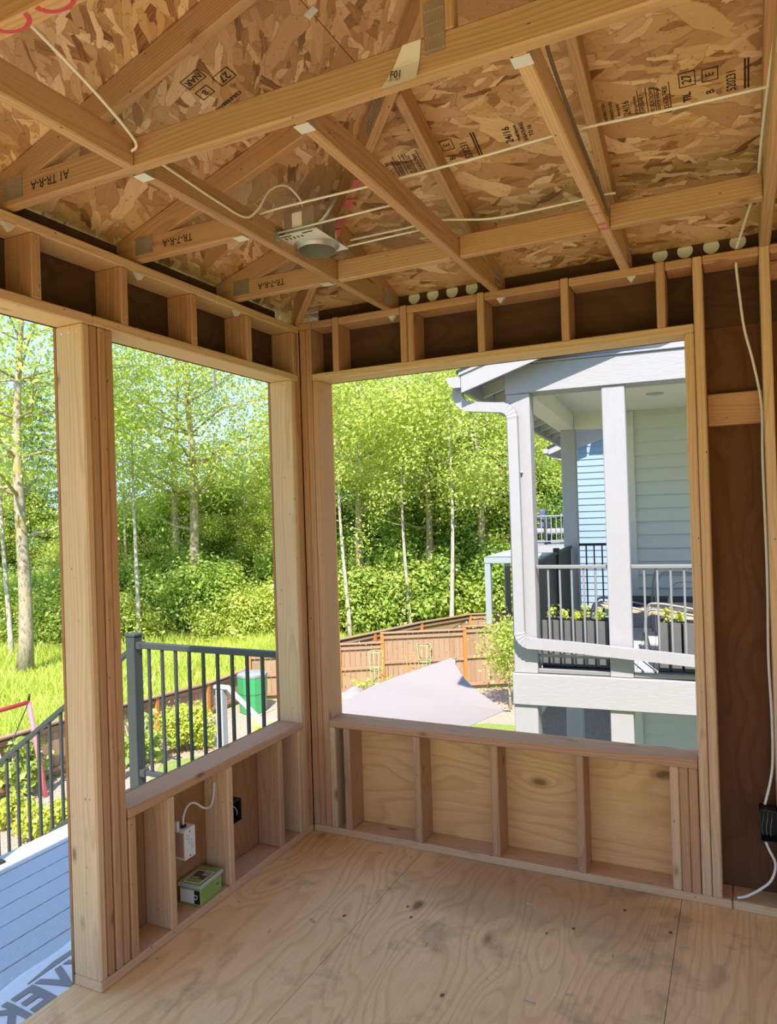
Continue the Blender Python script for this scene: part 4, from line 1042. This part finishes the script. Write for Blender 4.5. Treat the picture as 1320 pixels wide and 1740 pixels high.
# downspout: rectangular pipe with ribbed elbows
def rect_pipe(pts, w, h, side, ribs=()):
    V, F = [], []; pts = [Vector(p) for p in pts]; N = len(pts); sd = Vector(side)
    for i, p in enumerate(pts):
        t = (pts[min(i+1, N-1)]-pts[max(i-1, 0)]).normalized(); b = t.cross(sd).normalized()
        k = 1.08 if i in ribs else 1.0
        for a, c in ((-1, -1), (1, -1), (1, 1), (-1, 1)): V.append(NF @ (p+sd*a*w/2*k+b*c*h/2*k))
    for i in range(N-1):
        for j in range(4): F.append((i*4+j, i*4+(j+1) % 4, (i+1)*4+(j+1) % 4, (i+1)*4+j))
    F.append((3, 2, 1, 0)); F.append(tuple((N-1)*4+j for j in range(4))); return V, F
def arc(c, r, a0, a1, n): return [(c[0]+r*math.cos(a), -.062, c[1]+r*math.sin(a)) for a in [a0+(a1-a0)*k/n for k in range(n+1)]]
ds = [(-1.010, -.062, 2.885), (-1.010, -.062, 2.83)] + arc((-.88, 2.83), .13, rad(180), rad(262), 10) + [(-.66, -.062, 2.675)] + arc((-.61, 2.555), .115, rad(85), rad(0), 10) + [(-.490, -.062, 1.5), (-.490, -.062, .60)] + arc((-.385, .58), .105, rad(180), rad(265), 10) + [(0, -.062, .452), (1.2, -.062, .355), (3.2, -.062, .19)]
ribs = set(range(3, 12, 2)) | set(range(15, 25, 2)) | set(range(28, 38, 2))
o = obj('downspout', fixn(mesh('downspout', *rect_pipe(ds, .075, .092, (0, 1, 0), ribs), WHT)), nh)
nb('downspout_strap', (-.55, -.015, 2.05), (-.43, .019, 2.07), WHT)
# porch railings
def porch_rail(x0, x1, label):
    e = empty('porch_railing', NF @ Vector(((x0+x1)/2, .10, FZ)), NA, label=label, cat='railing')
    nb('top_rail', (x0, .075, 1.150), (x1, .125, 1.185), TUBEM, e); nb('bottom_rail', (x0, .08, .325), (x1, .12, .350), TUBEM, e)
    nb('foot_strip', (x0, .03, FZ-.005), (x1, .07, FZ+.035), TUBEM, e)
    n = int(round((x1-x0)/.111))
    for k in range(1, n): x = x0+(x1-x0)*k/n; nb('baluster', (x-.009, .091, .351), (x+.009, .109, 1.149), TUBEM, e, c=.002)
porch_rail(-.348, .295, 'grey porch railing between the two white columns')
porch_rail(.497, 2.598, 'grey porch railing right of the middle column')
e = empty('side_screen', NF @ Vector((-.43, 1.9, FZ)), NA, label='dark slatted side screen railing along the left edge of the porch', cat='railing')
nb('top_rail', (-.455, .26, 1.165), (-.405, 3.38, 1.20), RAILBK, e); nb('bottom_rail', (-.45, .26, .25), (-.41, 3.38, .28), RAILBK, e)
for k in range(52): y = .28+.0595*k; nb('slat', (-.440, y, .281), (-.420, y+.046, 1.164), RAILBK, e, c=.001)
nb('post', (-.465, 2.0, FZ), (-.395, 2.07, 1.24), RAILBK, e)
e = empty('rear_railing', NF @ Vector((0, 3.5, FZ)), NA, label='black railing at the back of the porch between rear column and wall', cat='railing')
nb('top_rail', (-.32, 3.48, 1.19), (.333, 3.52, 1.225), RAILBK, e); nb('bottom_rail', (-.32, 3.485, .28), (.333, 3.515, .31), RAILBK, e)
for k in range(6): x = -.23+.105*k; nb('baluster', (x-.009, 3.491, .311), (x+.009, 3.509, 1.189), RAILBK, e, c=.002)
def planter(x0, x1, label):
    e = empty('planter_box', NF @ Vector(((x0+x1)/2, .32, FZ+.012)), NA, label=label, cat='planter')
    n = max(2, int(round((x1-x0)/.105))); w = (x1-x0)/n
    for k in range(n):
        nb('slat', (x0+k*w+.008, .20, FZ+.03), (x0+(k+1)*w-.008, .215, .652), PLANT, e, c=.002); nb('slat', (x0+k*w+.008, .44, FZ+.03), (x0+(k+1)*w-.008, .455, .652), PLANT, e, c=.002)
    nb('inner_box', (x0, .216, FZ+.013), (x1, .439, .645), flat('planter_inner', (.02, .02, .022), .8), e)
    return e
pb1 = planter(-.335, .285, 'dark grey slatted planter box with seedlings between the columns')
pb2 = planter(.705, 1.33, 'dark grey slatted planter box with seedlings right of the middle column')

# porch furniture
def nt(name, pts, r, m, par, n=6, closed=False): return tube(name, [NF @ Vector(p) for p in pts], r, m, par, n, closed=closed)
def lounger(x, y, w, back, label, seat=.50):
    e = empty('sling_chair', NF @ Vector((x+w/2, y, FZ+.012)), NA, label=label, cat='chair')
    for yy in (y-.24, y+.24):
        nt('frame', spline([(x+.02, yy, FZ+.02), (x-.02, yy, .40), (x+.0, yy, seat+.15), (x+.08, yy, seat+.20), (x+w*.6, yy, seat+.16), (x+w, yy, seat+.11)], 5), .013, TUBEM, e)
        nt('foot', [(x+.02, yy, FZ+.025), (x+w*.5, yy, FZ+.03)], .013, TUBEM, e); nt('leg', [(x+w*.5, yy, FZ+.02), (x+w*.45, yy, seat)], .012, TUBEM, e)
    V, F = [], []
    P_ = [(x+.00, seat+.12), (x+.05, seat+.155), (x+.2, seat+.13), (x+w*.5, seat+.09), (x+w*.8, seat+.09), (x+w, seat+.09+back*.3)]
    for a, b in P_:
        for yy in (y-.225, y+.225): V.append(NF @ Vector((a, yy, b)))
    for i in range(len(P_)-1): F.append((2*i, 2*i+1, 2*i+3, 2*i+2))
    me = mesh('sling', V, F, TANF, True); bm = bmesh.new(); bm.from_mesh(me); bmesh.ops.solidify(bm, geom=list(bm.faces), thickness=.012); bm.to_mesh(me); bm.free()
    obj('sling', me, e)
lounger(.60, .95, .62, .22, 'tan sling patio chair right of the middle porch column')
lounger(.02, 1.75, .60, .10, 'tan sling patio chair behind the middle porch column', .46)
e = empty('patio_chair', NF @ Vector((.85, 2.3, FZ+.012)), NA, label='grey tube patio chair with arched arms by the porch wall', cat='chair')
for k, (x, yy, zt_) in enumerate(((.62, 2.45, .98), (.66, 2.25, .93), (.80, 1.95, .84))):
    nt('arched_arm', spline([(x, yy, FZ+.02), (x, yy, .55), (x+.05, yy, zt_-.05), (x+.18, yy, zt_), (x+.45, yy, zt_-.02), (x+.60, yy, zt_-.12), (x+.62, yy, FZ+.02)], 5), .013, TUBEM, e)
nb('seat', (.62, 1.96, .52), (1.24, 2.44, .56), TANF, e); nb('backrest', (1.20, 1.98, .56), (1.24, 2.42, 1.05), TANF, e)
e = empty('storage_bench', NF @ Vector((.5, 3.0, FZ+.012)), NA, label='low dark cushioned bench against the porch wall', cat='bench')
nb('base', (.10, 2.75, FZ+.012), (1.5, 3.25, .42), RAILG, e, c=.01); nb('cushion', (.10, 2.73, .421), (1.5, 3.27, .54), CUSH, e, c=.03)

# blue house further off
bh = empty('blue_house', NF @ Vector((.4, 14, GZ)), NA, label='blue lap sided house with a white gutter seen past the porch', cat='house')
def nbh(name, lo, hi, m, c=.01): return box(name, lo, hi, m, bh, c=c, frame=NF)
y0 = 13.5
nbh('house_core', (-1.42, y0+.06, GZ), (6, y0+8, 4.2), SIDB)
z = GZ
while z < 4.6:
    z1 = z+.176; v = [(-1.44, y0-.008, z), (-1.44, y0+.016, z1), (-1.44, y0+.05, z1), (-1.44, y0+.05, z)]
    obj('siding_board', fixn(mesh('siding_board', *prism([NF @ Vector(q) for q in v], NF.to_3x3() @ Vector((5.5, 0, 0))), SIDB)), bh); z += .176
def bsl(name, x0, x1, ya, yb, dz0, dz1, m):
    rkb = lambda x: 3.36+.40*(x+2.10)
    v = [(x0, ya, rkb(x0)+dz0), (x1, ya, rkb(x1)+dz0), (x1, ya, rkb(x1)+dz1), (x0, ya, rkb(x0)+dz1)]
    return obj(name, fixn(mesh(name, *prism([NF @ Vector(q) for q in v], NF.to_3x3() @ Vector((0, yb-ya, 0))), m)), bh)
bsl('rake_fascia', -2.10, -1.03, y0-.42, y0-.37, -.17, .0, WHT); bsl('roof_shingles', -2.13, -1.03, y0-.45, y0+8, .001, .06, SHING); bsl('soffit', -2.08, -1.45, y0-.36, y0+8, -.17, -.14, WHT)
nbh('gutter', (-2.24, y0-.44, 3.22), (-2.105, y0+8, 3.35), WHT); tube('downspout', [NF @ Vector(p) for p in ((-2.15, y0-.3, 3.2), (-1.50, y0-.06, 2.9), (-1.48, y0-.06, GZ))], .04, WHT, bh, 6)
nbh('corner_trim', (-1.53, y0-.03, GZ), (-1.44, y0+.05, 3.4), WHT); nbh('gable_soffit', (-.95, y0-.5, 3.74), (2, y0, 3.78), WHT)
nbh('balcony_floor', (-2.95, y0-1.2, .58), (-1.54, y0+2.0, .76), WHT); nbh('balcony_floor', (-2.95, y0-1.19, .761), (-1.54, y0+1.99, .79), RAILG)
for x, yy in ((-2.86, y0-1.1), (-1.65, y0-1.1)): nbh('post', (x-.08, yy-.08, GZ), (x+.08, yy+.08, .58), WHT)
br = empty('balcony_railing', NF @ Vector((-2.8, y0-1.15, .79)), NA, label='grey balcony railing of the blue house', cat='railing')
nb('top_rail', (-2.93, y0-1.17, 1.52), (-1.56, y0-1.13, 1.555), RAILG, br); nb('bottom_rail', (-2.93, y0-1.165, .86), (-1.56, y0-1.135, .89), RAILG, br)
for k in range(11): x = -2.88+.128*k; nb('baluster', (x-.01, y0-1.16, .89), (x+.01, y0-1.14, 1.52), RAILG, br, c=.002)
nb('post', (-2.70, y0-1.19, .79), (-2.62, y0-1.11, 1.45), TUBEM, br)
def bchair(x, y, label):
    e = empty('balcony_chair', NF @ Vector((x, y, .79)), NA, label=label, cat='chair')
    nb('seat_cushion', (x-.28, y-.28, 1.05), (x+.28, y+.28, 1.20), WHT, e, c=.04); nb('back_cushion', (x+.14, y-.26, 1.201), (x+.30, y+.26, 1.72), flat('blue_cushion', (.10, .13, .22), .9), e, c=.04)
    for sy in (-.30, .30): nt('arm_frame', spline([(x-.30, y+sy, .80), (x-.30, y+sy, 1.38), (x-.2, y+sy, 1.43), (x+.3, y+sy, 1.43), (x+.33, y+sy, .80)], 4), .022, RAILD, e)
    for sy in (-.25, .25): nb('leg', (x-.28, y+sy-.02, .791), (x-.24, y+sy+.02, 1.05), RAILD, e)
bchair(-2.56, y0-.15, 'cushioned chair on the balcony of the blue house, left one'); bchair(-1.86, y0-.78, 'cushioned chair on the balcony of the blue house, beside the wall')

# ------------------------------------------------------------ plants
LEAF1 = leaf('leaf_bright', (.28, .40, .05), (.70, .75, .19))
LEAF2 = leaf('leaf_mid', (.20, .33, .05), (.54, .64, .14))
LEAF3 = leaf('leaf_dark', (.10, .20, .04), (.28, .42, .09))
LEAFY = leaf('leaf_yellow', (.42, .52, .06), (.68, .72, .12))
LEAFC = leaf('needle', (.09, .18, .07), (.24, .36, .14))
LEAFG = leaf('grass_blade', (.42, .54, .07), (.70, .74, .17))
BARK1 = bark('alder_bark', (.50, .44, .38), (.20, .16, .13))
BARK2 = bark('mossy_bark', (.40, .33, .25), (.17, .13, .09), (.42, .32, .07))
BARK3 = bark('twig_bark', (.45, .38, .30), (.22, .17, .12))
def leaf_mesh(name, C, N, size, mat, aspect=.55, rs=None):
    n = len(C); rs = rs or np.random.default_rng(1)
    N = N/np.linalg.norm(N, axis=1, keepdims=True)
    a = rs.normal(size=(n, 3)); U = np.cross(N, a); U /= np.linalg.norm(U, axis=1, keepdims=True)+1e-9; Vv = np.cross(N, U)
    s = size*rs.uniform(.6, 1.3, (n, 1))
    P = np.stack([C-U*s, C+Vv*s*aspect-U*s*.1, C+U*s, C-Vv*s*aspect-U*s*.1], 1).reshape(-1, 3)
    me = bpy.data.meshes.new(name); me.vertices.add(4*n); me.vertices.foreach_set('co', P.astype(np.float32).ravel())
    me.loops.add(4*n); me.loops.foreach_set('vertex_index', np.arange(4*n, dtype=np.int32)); me.polygons.add(n)
    me.polygons.foreach_set('loop_start', np.arange(0, 4*n, 4, dtype=np.int32)); me.update(calc_edges=True); me.materials.append(mat); return me
def clumps_to_leaves(cl, per, rs):
    Cs, Ns = [], []
    for c, r in cl:
        k = max(4, int(per*(r[0]*r[1]*r[2])**(2/3)))
        d_ = rs.normal(size=(k, 3)); d_ /= np.linalg.norm(d_, axis=1, keepdims=True); rad_ = rs.uniform(.05, 1.1, (k, 1))**.6; rad_ = np.where(rs.uniform(size=(k, 1)) < .3, rad_*rs.uniform(1, 1.75, (k, 1)), rad_)
        Cs.append(np.array(c)+d_*rad_*np.array(r)); Ns.append(d_*.6+np.array([0, -.15, .55])+rs.normal(size=(k, 3))*.55)
    return np.concatenate(Cs), np.concatenate(Ns)
def tree_parts(seed, H, tr, z0, R, nb_, per, ls, mat, barkm, sparse=1.0, lean=.02, low=1.0):
    rs = np.random.default_rng(seed); segs = 12; tp, tw = [], []
    ph = rs.uniform(0, 6, 2)
    for i in range(segs+1):
        z = H*.96*i/segs; tp.append((lean*z+.12*math.sin(z*.5+ph[0]), .10*math.sin(z*.42+ph[1]), z)); tw.append(max(.015, tr*(1-.9*(i/segs)**1.1)*(1.25 if i == 0 else 1)))
    parts = [tube_data(tp, tr, 8, taper=tw)]; cl = []
    for b in range(nb_):
        fz = z0+(1-z0)*((b+.5)/nb_)**.85; z = H*fz; j = min(segs-1, int(fz/.96*segs)); base = Vector(tp[j]).lerp(Vector(tp[j+1]), .5)
        az = b*2.4+rs.uniform(-.5, .5); prof = math.sin(math.pi*min(1, max(.08, (fz-z0)/(1-z0))*.80+.20))**.7
        L = R*prof*rs.uniform(.7, 1.15); rise = rs.uniform(.15, .7)*(1 if low > .5 else .6)
        d_ = Vector((math.cos(az), math.sin(az), rise)).normalized(); q = [base]
        for s in (.35, .7, 1.0): q.append(base+d_*L*s+Vector((rs.normal()*.12*L*.4, rs.normal()*.12*L*.4, rs.normal()*.06*L)))
        r0 = max(.012, tw[j]*.38); parts.append(tube_data(q, r0, 5, taper=[r0, r0*.7, r0*.45, r0*.2]))
        for s in (1, 2, 3):
            if rs.uniform() < .9*sparse or s == 3:
                rr = L*rs.uniform(.24, .40)+.28; cl.append((tuple(q[s]+Vector((rs.normal()*.2, rs.normal()*.2, rs.normal()*.15))), (rr, rr, rr*.75)))
    cl.append(((tp[-1][0], tp[-1][1], H), (R*.28, R*.28, R*.45)))
    Cc, Nn = clumps_to_leaves(cl, per, rs)
    return mesh('trunk', *merge(parts), barkm, True), leaf_mesh('foliage', Cc, Nn, ls, mat, rs=rs)
def conifer_parts(seed, H, R, n, ls):
    rs = np.random.default_rng(seed); trunk = mesh('trunk', *tube_data([(0, 0, 0), (0, 0, H*.5), (0, 0, H)], .2, 7, taper=[.18, .1, .02]), BARK2, True)
    cl = []
    lv = 26
    for i in range(lv):
        fz = .08+.92*i/lv; r = R*(1-fz)**.85+.1
        for k in range(7):
            a = i*1.7+k*2*math.pi/7+rs.uniform(-.3, .3)
            for s in (.4, .75, 1.0): cl.append(((r*s*math.cos(a), r*s*math.sin(a), H*fz-.18*r*s+rs.normal()*.06), (.30+.12*r*s, .30+.12*r*s, .13)))
    Cc, Nn = clumps_to_leaves(cl, n, rs); return trunk, leaf_mesh('foliage', Cc, Nn, ls, LEAFC, .3, rs)
def shrub_parts(seed, H, R, n, per, ls, mat):
    rs = np.random.default_rng(seed); cl = []
    for i in range(n):
        a = rs.uniform(0, 6.28); q = math.sqrt(rs.uniform())*R*.8; z = H*rs.uniform(.15, .80)*(1-.35*(q/R)**2); r = R*rs.uniform(.22, .36)
        cl.append(((q*math.cos(a), q*math.sin(a), max(z, r*.5)), (r, r, r*.9)))
    Cc, Nn = clumps_to_leaves(cl, per, rs); Cc[:, 2] = np.maximum(Cc[:, 2], .03)
    parts = [tube_data([(0, 0, 0), (R*.35*math.cos(k), R*.35*math.sin(k), H*.6)], .03, 5, taper=[.035, .01]) for k in (0.3, 1.6, 2.9, 4.2, 5.4)]
    return mesh('stems', *merge(parts), BARK3, True), leaf_mesh('foliage', Cc, Nn, ls, mat, rs=rs)
VAR = {
    'tall': tree_parts(11, 16.5, .24, .30, 4.8, 40, 120, .085, LEAF1, BARK2, .45),
    'mossy': tree_parts(12, 13.5, .22, .36, 4.2, 34, 110, .085, LEAF1, BARK2, .4, .03),
    'slim': tree_parts(13, 11.5, .10, .45, 2.2, 24, 230, .08, LEAF1, BARK1, .4),
    'fullA': tree_parts(21, 12.0, .15, .08, 3.6, 48, 560, .092, LEAF1, BARK1),
    'fullB': tree_parts(22, 9.0, .13, .06, 3.2, 46, 620, .09, LEAF2, BARK1),
    'fullC': tree_parts(23, 14.5, .17, .12, 3.9, 50, 420, .098, LEAF1, BARK1),
    'darkA': tree_parts(24, 10.0, .16, .05, 3.4, 46, 800, .095, LEAF3, BARK2),
    'conifer': conifer_parts(31, 13.0, 3.0, 420, .11),
    'shrubA': shrub_parts(41, 2.6, 2.0, 44, 1100, .075, LEAF1),
    'shrubB': shrub_parts(42, 1.7, 1.7, 38, 1100, .07, LEAF2),
    'shrubD': shrub_parts(43, 3.6, 2.3, 44, 900, .085, LEAF2),
}
def plantit(name, var, p, s, rz_, label, cat, group=None, zs=1.0):
    e = empty(name, p, rz_, label=label, cat=cat, group=group); Mw = Matrix.Translation(p) @ Matrix.Rotation(rz_, 4, 'Z') @ Matrix.Diagonal((s, s, s*zs, 1))
    a, b = VAR[var]; obj('stems' if 'shrub' in var else 'trunk', a, e, Mw); obj('foliage', b, e, Mw); return e
rnd = random.Random(7)
plantit('tree', 'tall', spot(30, 24.0), 1.0, 1.0, 'tall pale trunked tree at the left end of the meadow', 'tree')
plantit('tree', 'tall', spot(331, 30.0), 1.0, 3.3, 'tall straight tree standing in the meadow behind the deck railing', 'tree')
plantit('tree', 'mossy', spot(294, 33.5), 1.05, .4, 'mossy trunked leaning tree left of the tall straight one', 'tree')
plantit('tree', 'slim', spot(228, 28.3), 1.0, 2.0, 'thin pale birch-like tree beside the studded post', 'tree')
plantit('tree', 'slim', spot(762, 28.0), 1.0, .9, 'thin pale trunked tree in the wood left of the downspout', 'tree')
plantit('tree', 'slim', spot(8, 26.5), 1.0, 2.6, 'thin tree just behind the tall tree at the far left', 'tree')
plantit('tree', 'tall', spot(612, 30.5), .85, 5.1, 'tall tree with spreading pale branches at the left of the right opening', 'tree')
plantit('tree', 'mossy', spot(728, 31), .9, 4.2, 'mossy tree in the middle of the right opening', 'tree')
plantit('tree', 'tall', spot(815, 31), .85, 2.2, 'tall tree standing just left of the white downspout', 'tree')
plantit('conifer_tree', 'conifer', spot(58, 36), .98, 0, 'dark green conifer rising behind the left meadow', 'tree')
plantit('conifer_tree', 'conifer', spot(480, 52), .95, 1.5, 'dark conifer far back in the wood near the room corner', 'tree')
# forest belt
belt = []
for px in range(-60, 560, 52): belt.append((px+rnd.uniform(-18, 18), rnd.uniform(41, 47), rnd.choice(['fullB', 'fullA', 'fullB', 'fullA', 'darkA']), rnd.uniform(.55, .72)))
for px in range(-40, 560, 62): belt.append((px+rnd.uniform(-18, 18), rnd.uniform(34.5, 38), rnd.choice(['fullB', 'fullA', 'fullA']), rnd.uniform(.45, .62)))
for px in range(545, 1000, 46): belt.append((px+rnd.uniform(-14, 14), rnd.uniform(40, 46), rnd.choice(['fullC', 'fullA', 'fullC']), rnd.uniform(.74, 1.0)))
for px in range(560, 960, 50): belt.append((px+rnd.uniform(-14, 14), rnd.uniform(33.5, 37), rnd.choice(['fullA', 'fullB', 'fullA', 'darkA']), rnd.uniform(.60, .82)))
def where(px): return 'left of the studded post' if px < 150 else 'between post and room corner' if px < 520 else 'beyond the right hand opening'
for px, dd, vv, s in belt:
    tone = 'dark' if vv == 'darkA' else 'pale bright' if vv in ('fullA', 'fullC') else 'mid green'
    row = 'deep in the wood' if dd > 39 else 'at the wood front'
    plantit('tree', vv, spot(px, dd), s, rnd.uniform(0, 6.28), f'{tone} leafy tree {row} {where(px)}', 'tree', f'{tone} trees {row} {where(px)}')
for k, px in enumerate(list(range(-30, 560, 40)) + list(range(560, 900, 36))):
    vv = rnd.choice(['shrubA', 'shrubB', 'shrubD'] if px < 520 else ['shrubA', 'shrubA', 'shrubD'])
    plantit('bush', vv, spot(px+rnd.uniform(-10, 10), rnd.uniform(29.5, 33)), rnd.uniform(.8, 1.15)*(1 if px < 500 else 1.25), rnd.uniform(0, 6.28), f"{ {'shrubA': 'bright rounded', 'shrubB': 'low spreading', 'shrubD': 'tall dense'}[vv]} bush at the wood edge {where(px)}", 'bush', f"{ {'shrubA': 'bright', 'shrubB': 'low', 'shrubD': 'tall'}[vv]} bushes at the wood edge {where(px)}")
# garden shrubs
VAR['ball'] = shrub_parts(51, 1.15, .66, 60, 2600, .045, LEAFY)
VAR['spiky'] = shrub_parts(52, .62, .42, 26, 2600, .05, LEAFY)
VAR['climber'] = shrub_parts(53, 1.5, .6, 24, 900, .085, LEAF2)
plantit('shrub', 'ball', spot(305, 15.9), 1.0, 0, 'round yellow green shrub on the mulch behind the deck railing', 'shrub')
for px, dd, s, lb in ((8, 12.0, 1.0, 'yellow green low shrub at the far left of the mulch bed'), (42, 11.6, .95, 'yellow green low shrub in the middle of the row below the stair railing'), (100, 12.1, .95, 'yellow green low shrub nearest the studded post'), (392, 14.6, .8, 'small yellow green shrub left of the pale handrail post'), (440, 15.8, .9, 'small yellow green shrub in front of the compost bin')):
    plantit('shrub', 'spiky', spot(px, dd), s, px*.1, lb, 'shrub')
plantit('shrub', 'climber', spot(5, 13.4), 1.0, .5, 'leafy green shrub against the left fence by the red pole', 'shrub'); plantit('shrub', 'climber', spot(219, 14.8), 1.0, 1.5, 'dark leafy shrub behind the railing corner post', 'shrub')
plantit('shrub', 'climber', spot(655, 22.5), .8, 2.5, 'green shrub showing above the lower fence panel', 'shrub', zs=1.0)
VAR['veg'] = shrub_parts(54, .9, .34, 16, 1600, .06, LEAF1)
for px, lb in ((607, 'leafy vegetable plant left of the green cage'), (640, 'leafy vegetable plant inside the nearest green cage'), (712, 'leafy vegetable plant beside the orange cage')): plantit('vegetable_plant', 'veg', spot(px, 19.2), 1.0, px, lb, 'plant')
VAR['sapling'] = tree_parts(61, 2.2, .035, .34, .42, 22, 420, .045, LEAF1, BARK2)
plantit('sapling', 'sapling', spot(848, 18.3), 1.0, .7, 'young leafy sapling in the mulch in front of the white column', 'tree')
VAR['dark_clump'] = shrub_parts(56, 1.9, .5, 20, 900, .06, leaf('leaf_purple', (.02, .02, .02), (.06, .05, .05)))
plantit('shrub', 'dark_clump', spot(852, 21.6), 1.0, 0, 'dark shrub behind the right end of the stepped fence', 'shrub')
# seedlings in the planters
rs = np.random.default_rng(9)
for par, x0, x1, spots_ in ((pb1, -.30, .26, [(-.25, .09), (-.12, .07), (-.02, .05), (.06, .10), (.17, .08), (.22, .06)]), (pb2, .75, 1.3, [(.80, .08), (.90, .06), (1.1, .06)])):
    for x, h_ in spots_:
        cl = [((x+rs.normal()*.015, .30+rs.normal()*.03, .665+h_*q), (.045, .045, .03)) for q in (.2, .5, .8, 1.0)]
        Cc, Nn = clumps_to_leaves(cl, 9000, rs); obj('seedling', leaf_mesh('seedling', Cc, Nn, .022, LEAFY, rs=rs), par, NF)

# meadow grass
rs = np.random.default_rng(17); n = 90000
px = rs.uniform(-40, 900, n); dd = 11+rs.uniform(0, 1, n)**.8*24
hx, hy = math.sin(YAW), math.cos(YAW); sx, sy = math.cos(YAW), -math.sin(YAW)
X = CAM.x+hx*dd+sx*(px-660)/FPX*dd; Y = CAM.y+hy*dd+sy*(px-660)/FPX*dd
left = X < -10.35
line = (Y-12.9) - .5775*(X+10.2)
keep = (left & (Y > 1)) | ((line > 1.0) & ((X < -8.9+(Y-14.9)*.35) | (Y > 24.5)))
X, Y = X[keep], Y[keep]; n = len(X)
h = rs.uniform(.22, .62, n)*(1+.35*np.sin(X*.9)*np.cos(Y*.7)); w = rs.uniform(.018, .042, n); az = rs.uniform(0, 6.28, n); ln = rs.normal(0, .35, (n, 2))
B0 = np.stack([X+w*np.cos(az), Y+w*np.sin(az), np.full(n, GZ)], 1); B1 = np.stack([X-w*np.cos(az), Y-w*np.sin(az), np.full(n, GZ)], 1); TP = np.stack([X+ln[:, 0]*h, Y+ln[:, 1]*h, GZ+h], 1)
P = np.stack([B0, B1, TP], 1).reshape(-1, 3)
me = bpy.data.meshes.new('meadow_grass'); me.vertices.add(3*n); me.vertices.foreach_set('co', P.astype(np.float32).ravel()); me.loops.add(3*n); me.loops.foreach_set('vertex_index', np.arange(3*n, dtype=np.int32)); me.polygons.add(n); me.polygons.foreach_set('loop_start', np.arange(0, 3*n, 3, dtype=np.int32)); me.update(calc_edges=True); me.materials.append(LEAFG)
obj('meadow_grass', me, None, label='tall bright green meadow grass between the fences and the wood', cat='grass', kind='stuff')

for nm, dz in (('slim', 0),):
    for px, dd, s_, lb in ((584, 28.5, .95, 'thin pale tree beside the window trimmer in the right opening'), (640, 35, 1.05, 'thin pale tree in the left part of the right opening'), (690, 28.8, .9, 'thin pale tree in the middle of the right opening'), (208, 34, .9, 'thin pale tree just right of the studded post'), (410, 36, .85, 'thin pale tree right of the tall straight tree')):
        plantit('tree', 'slim', spot(px, dd), s_, px*.37, lb, 'tree')
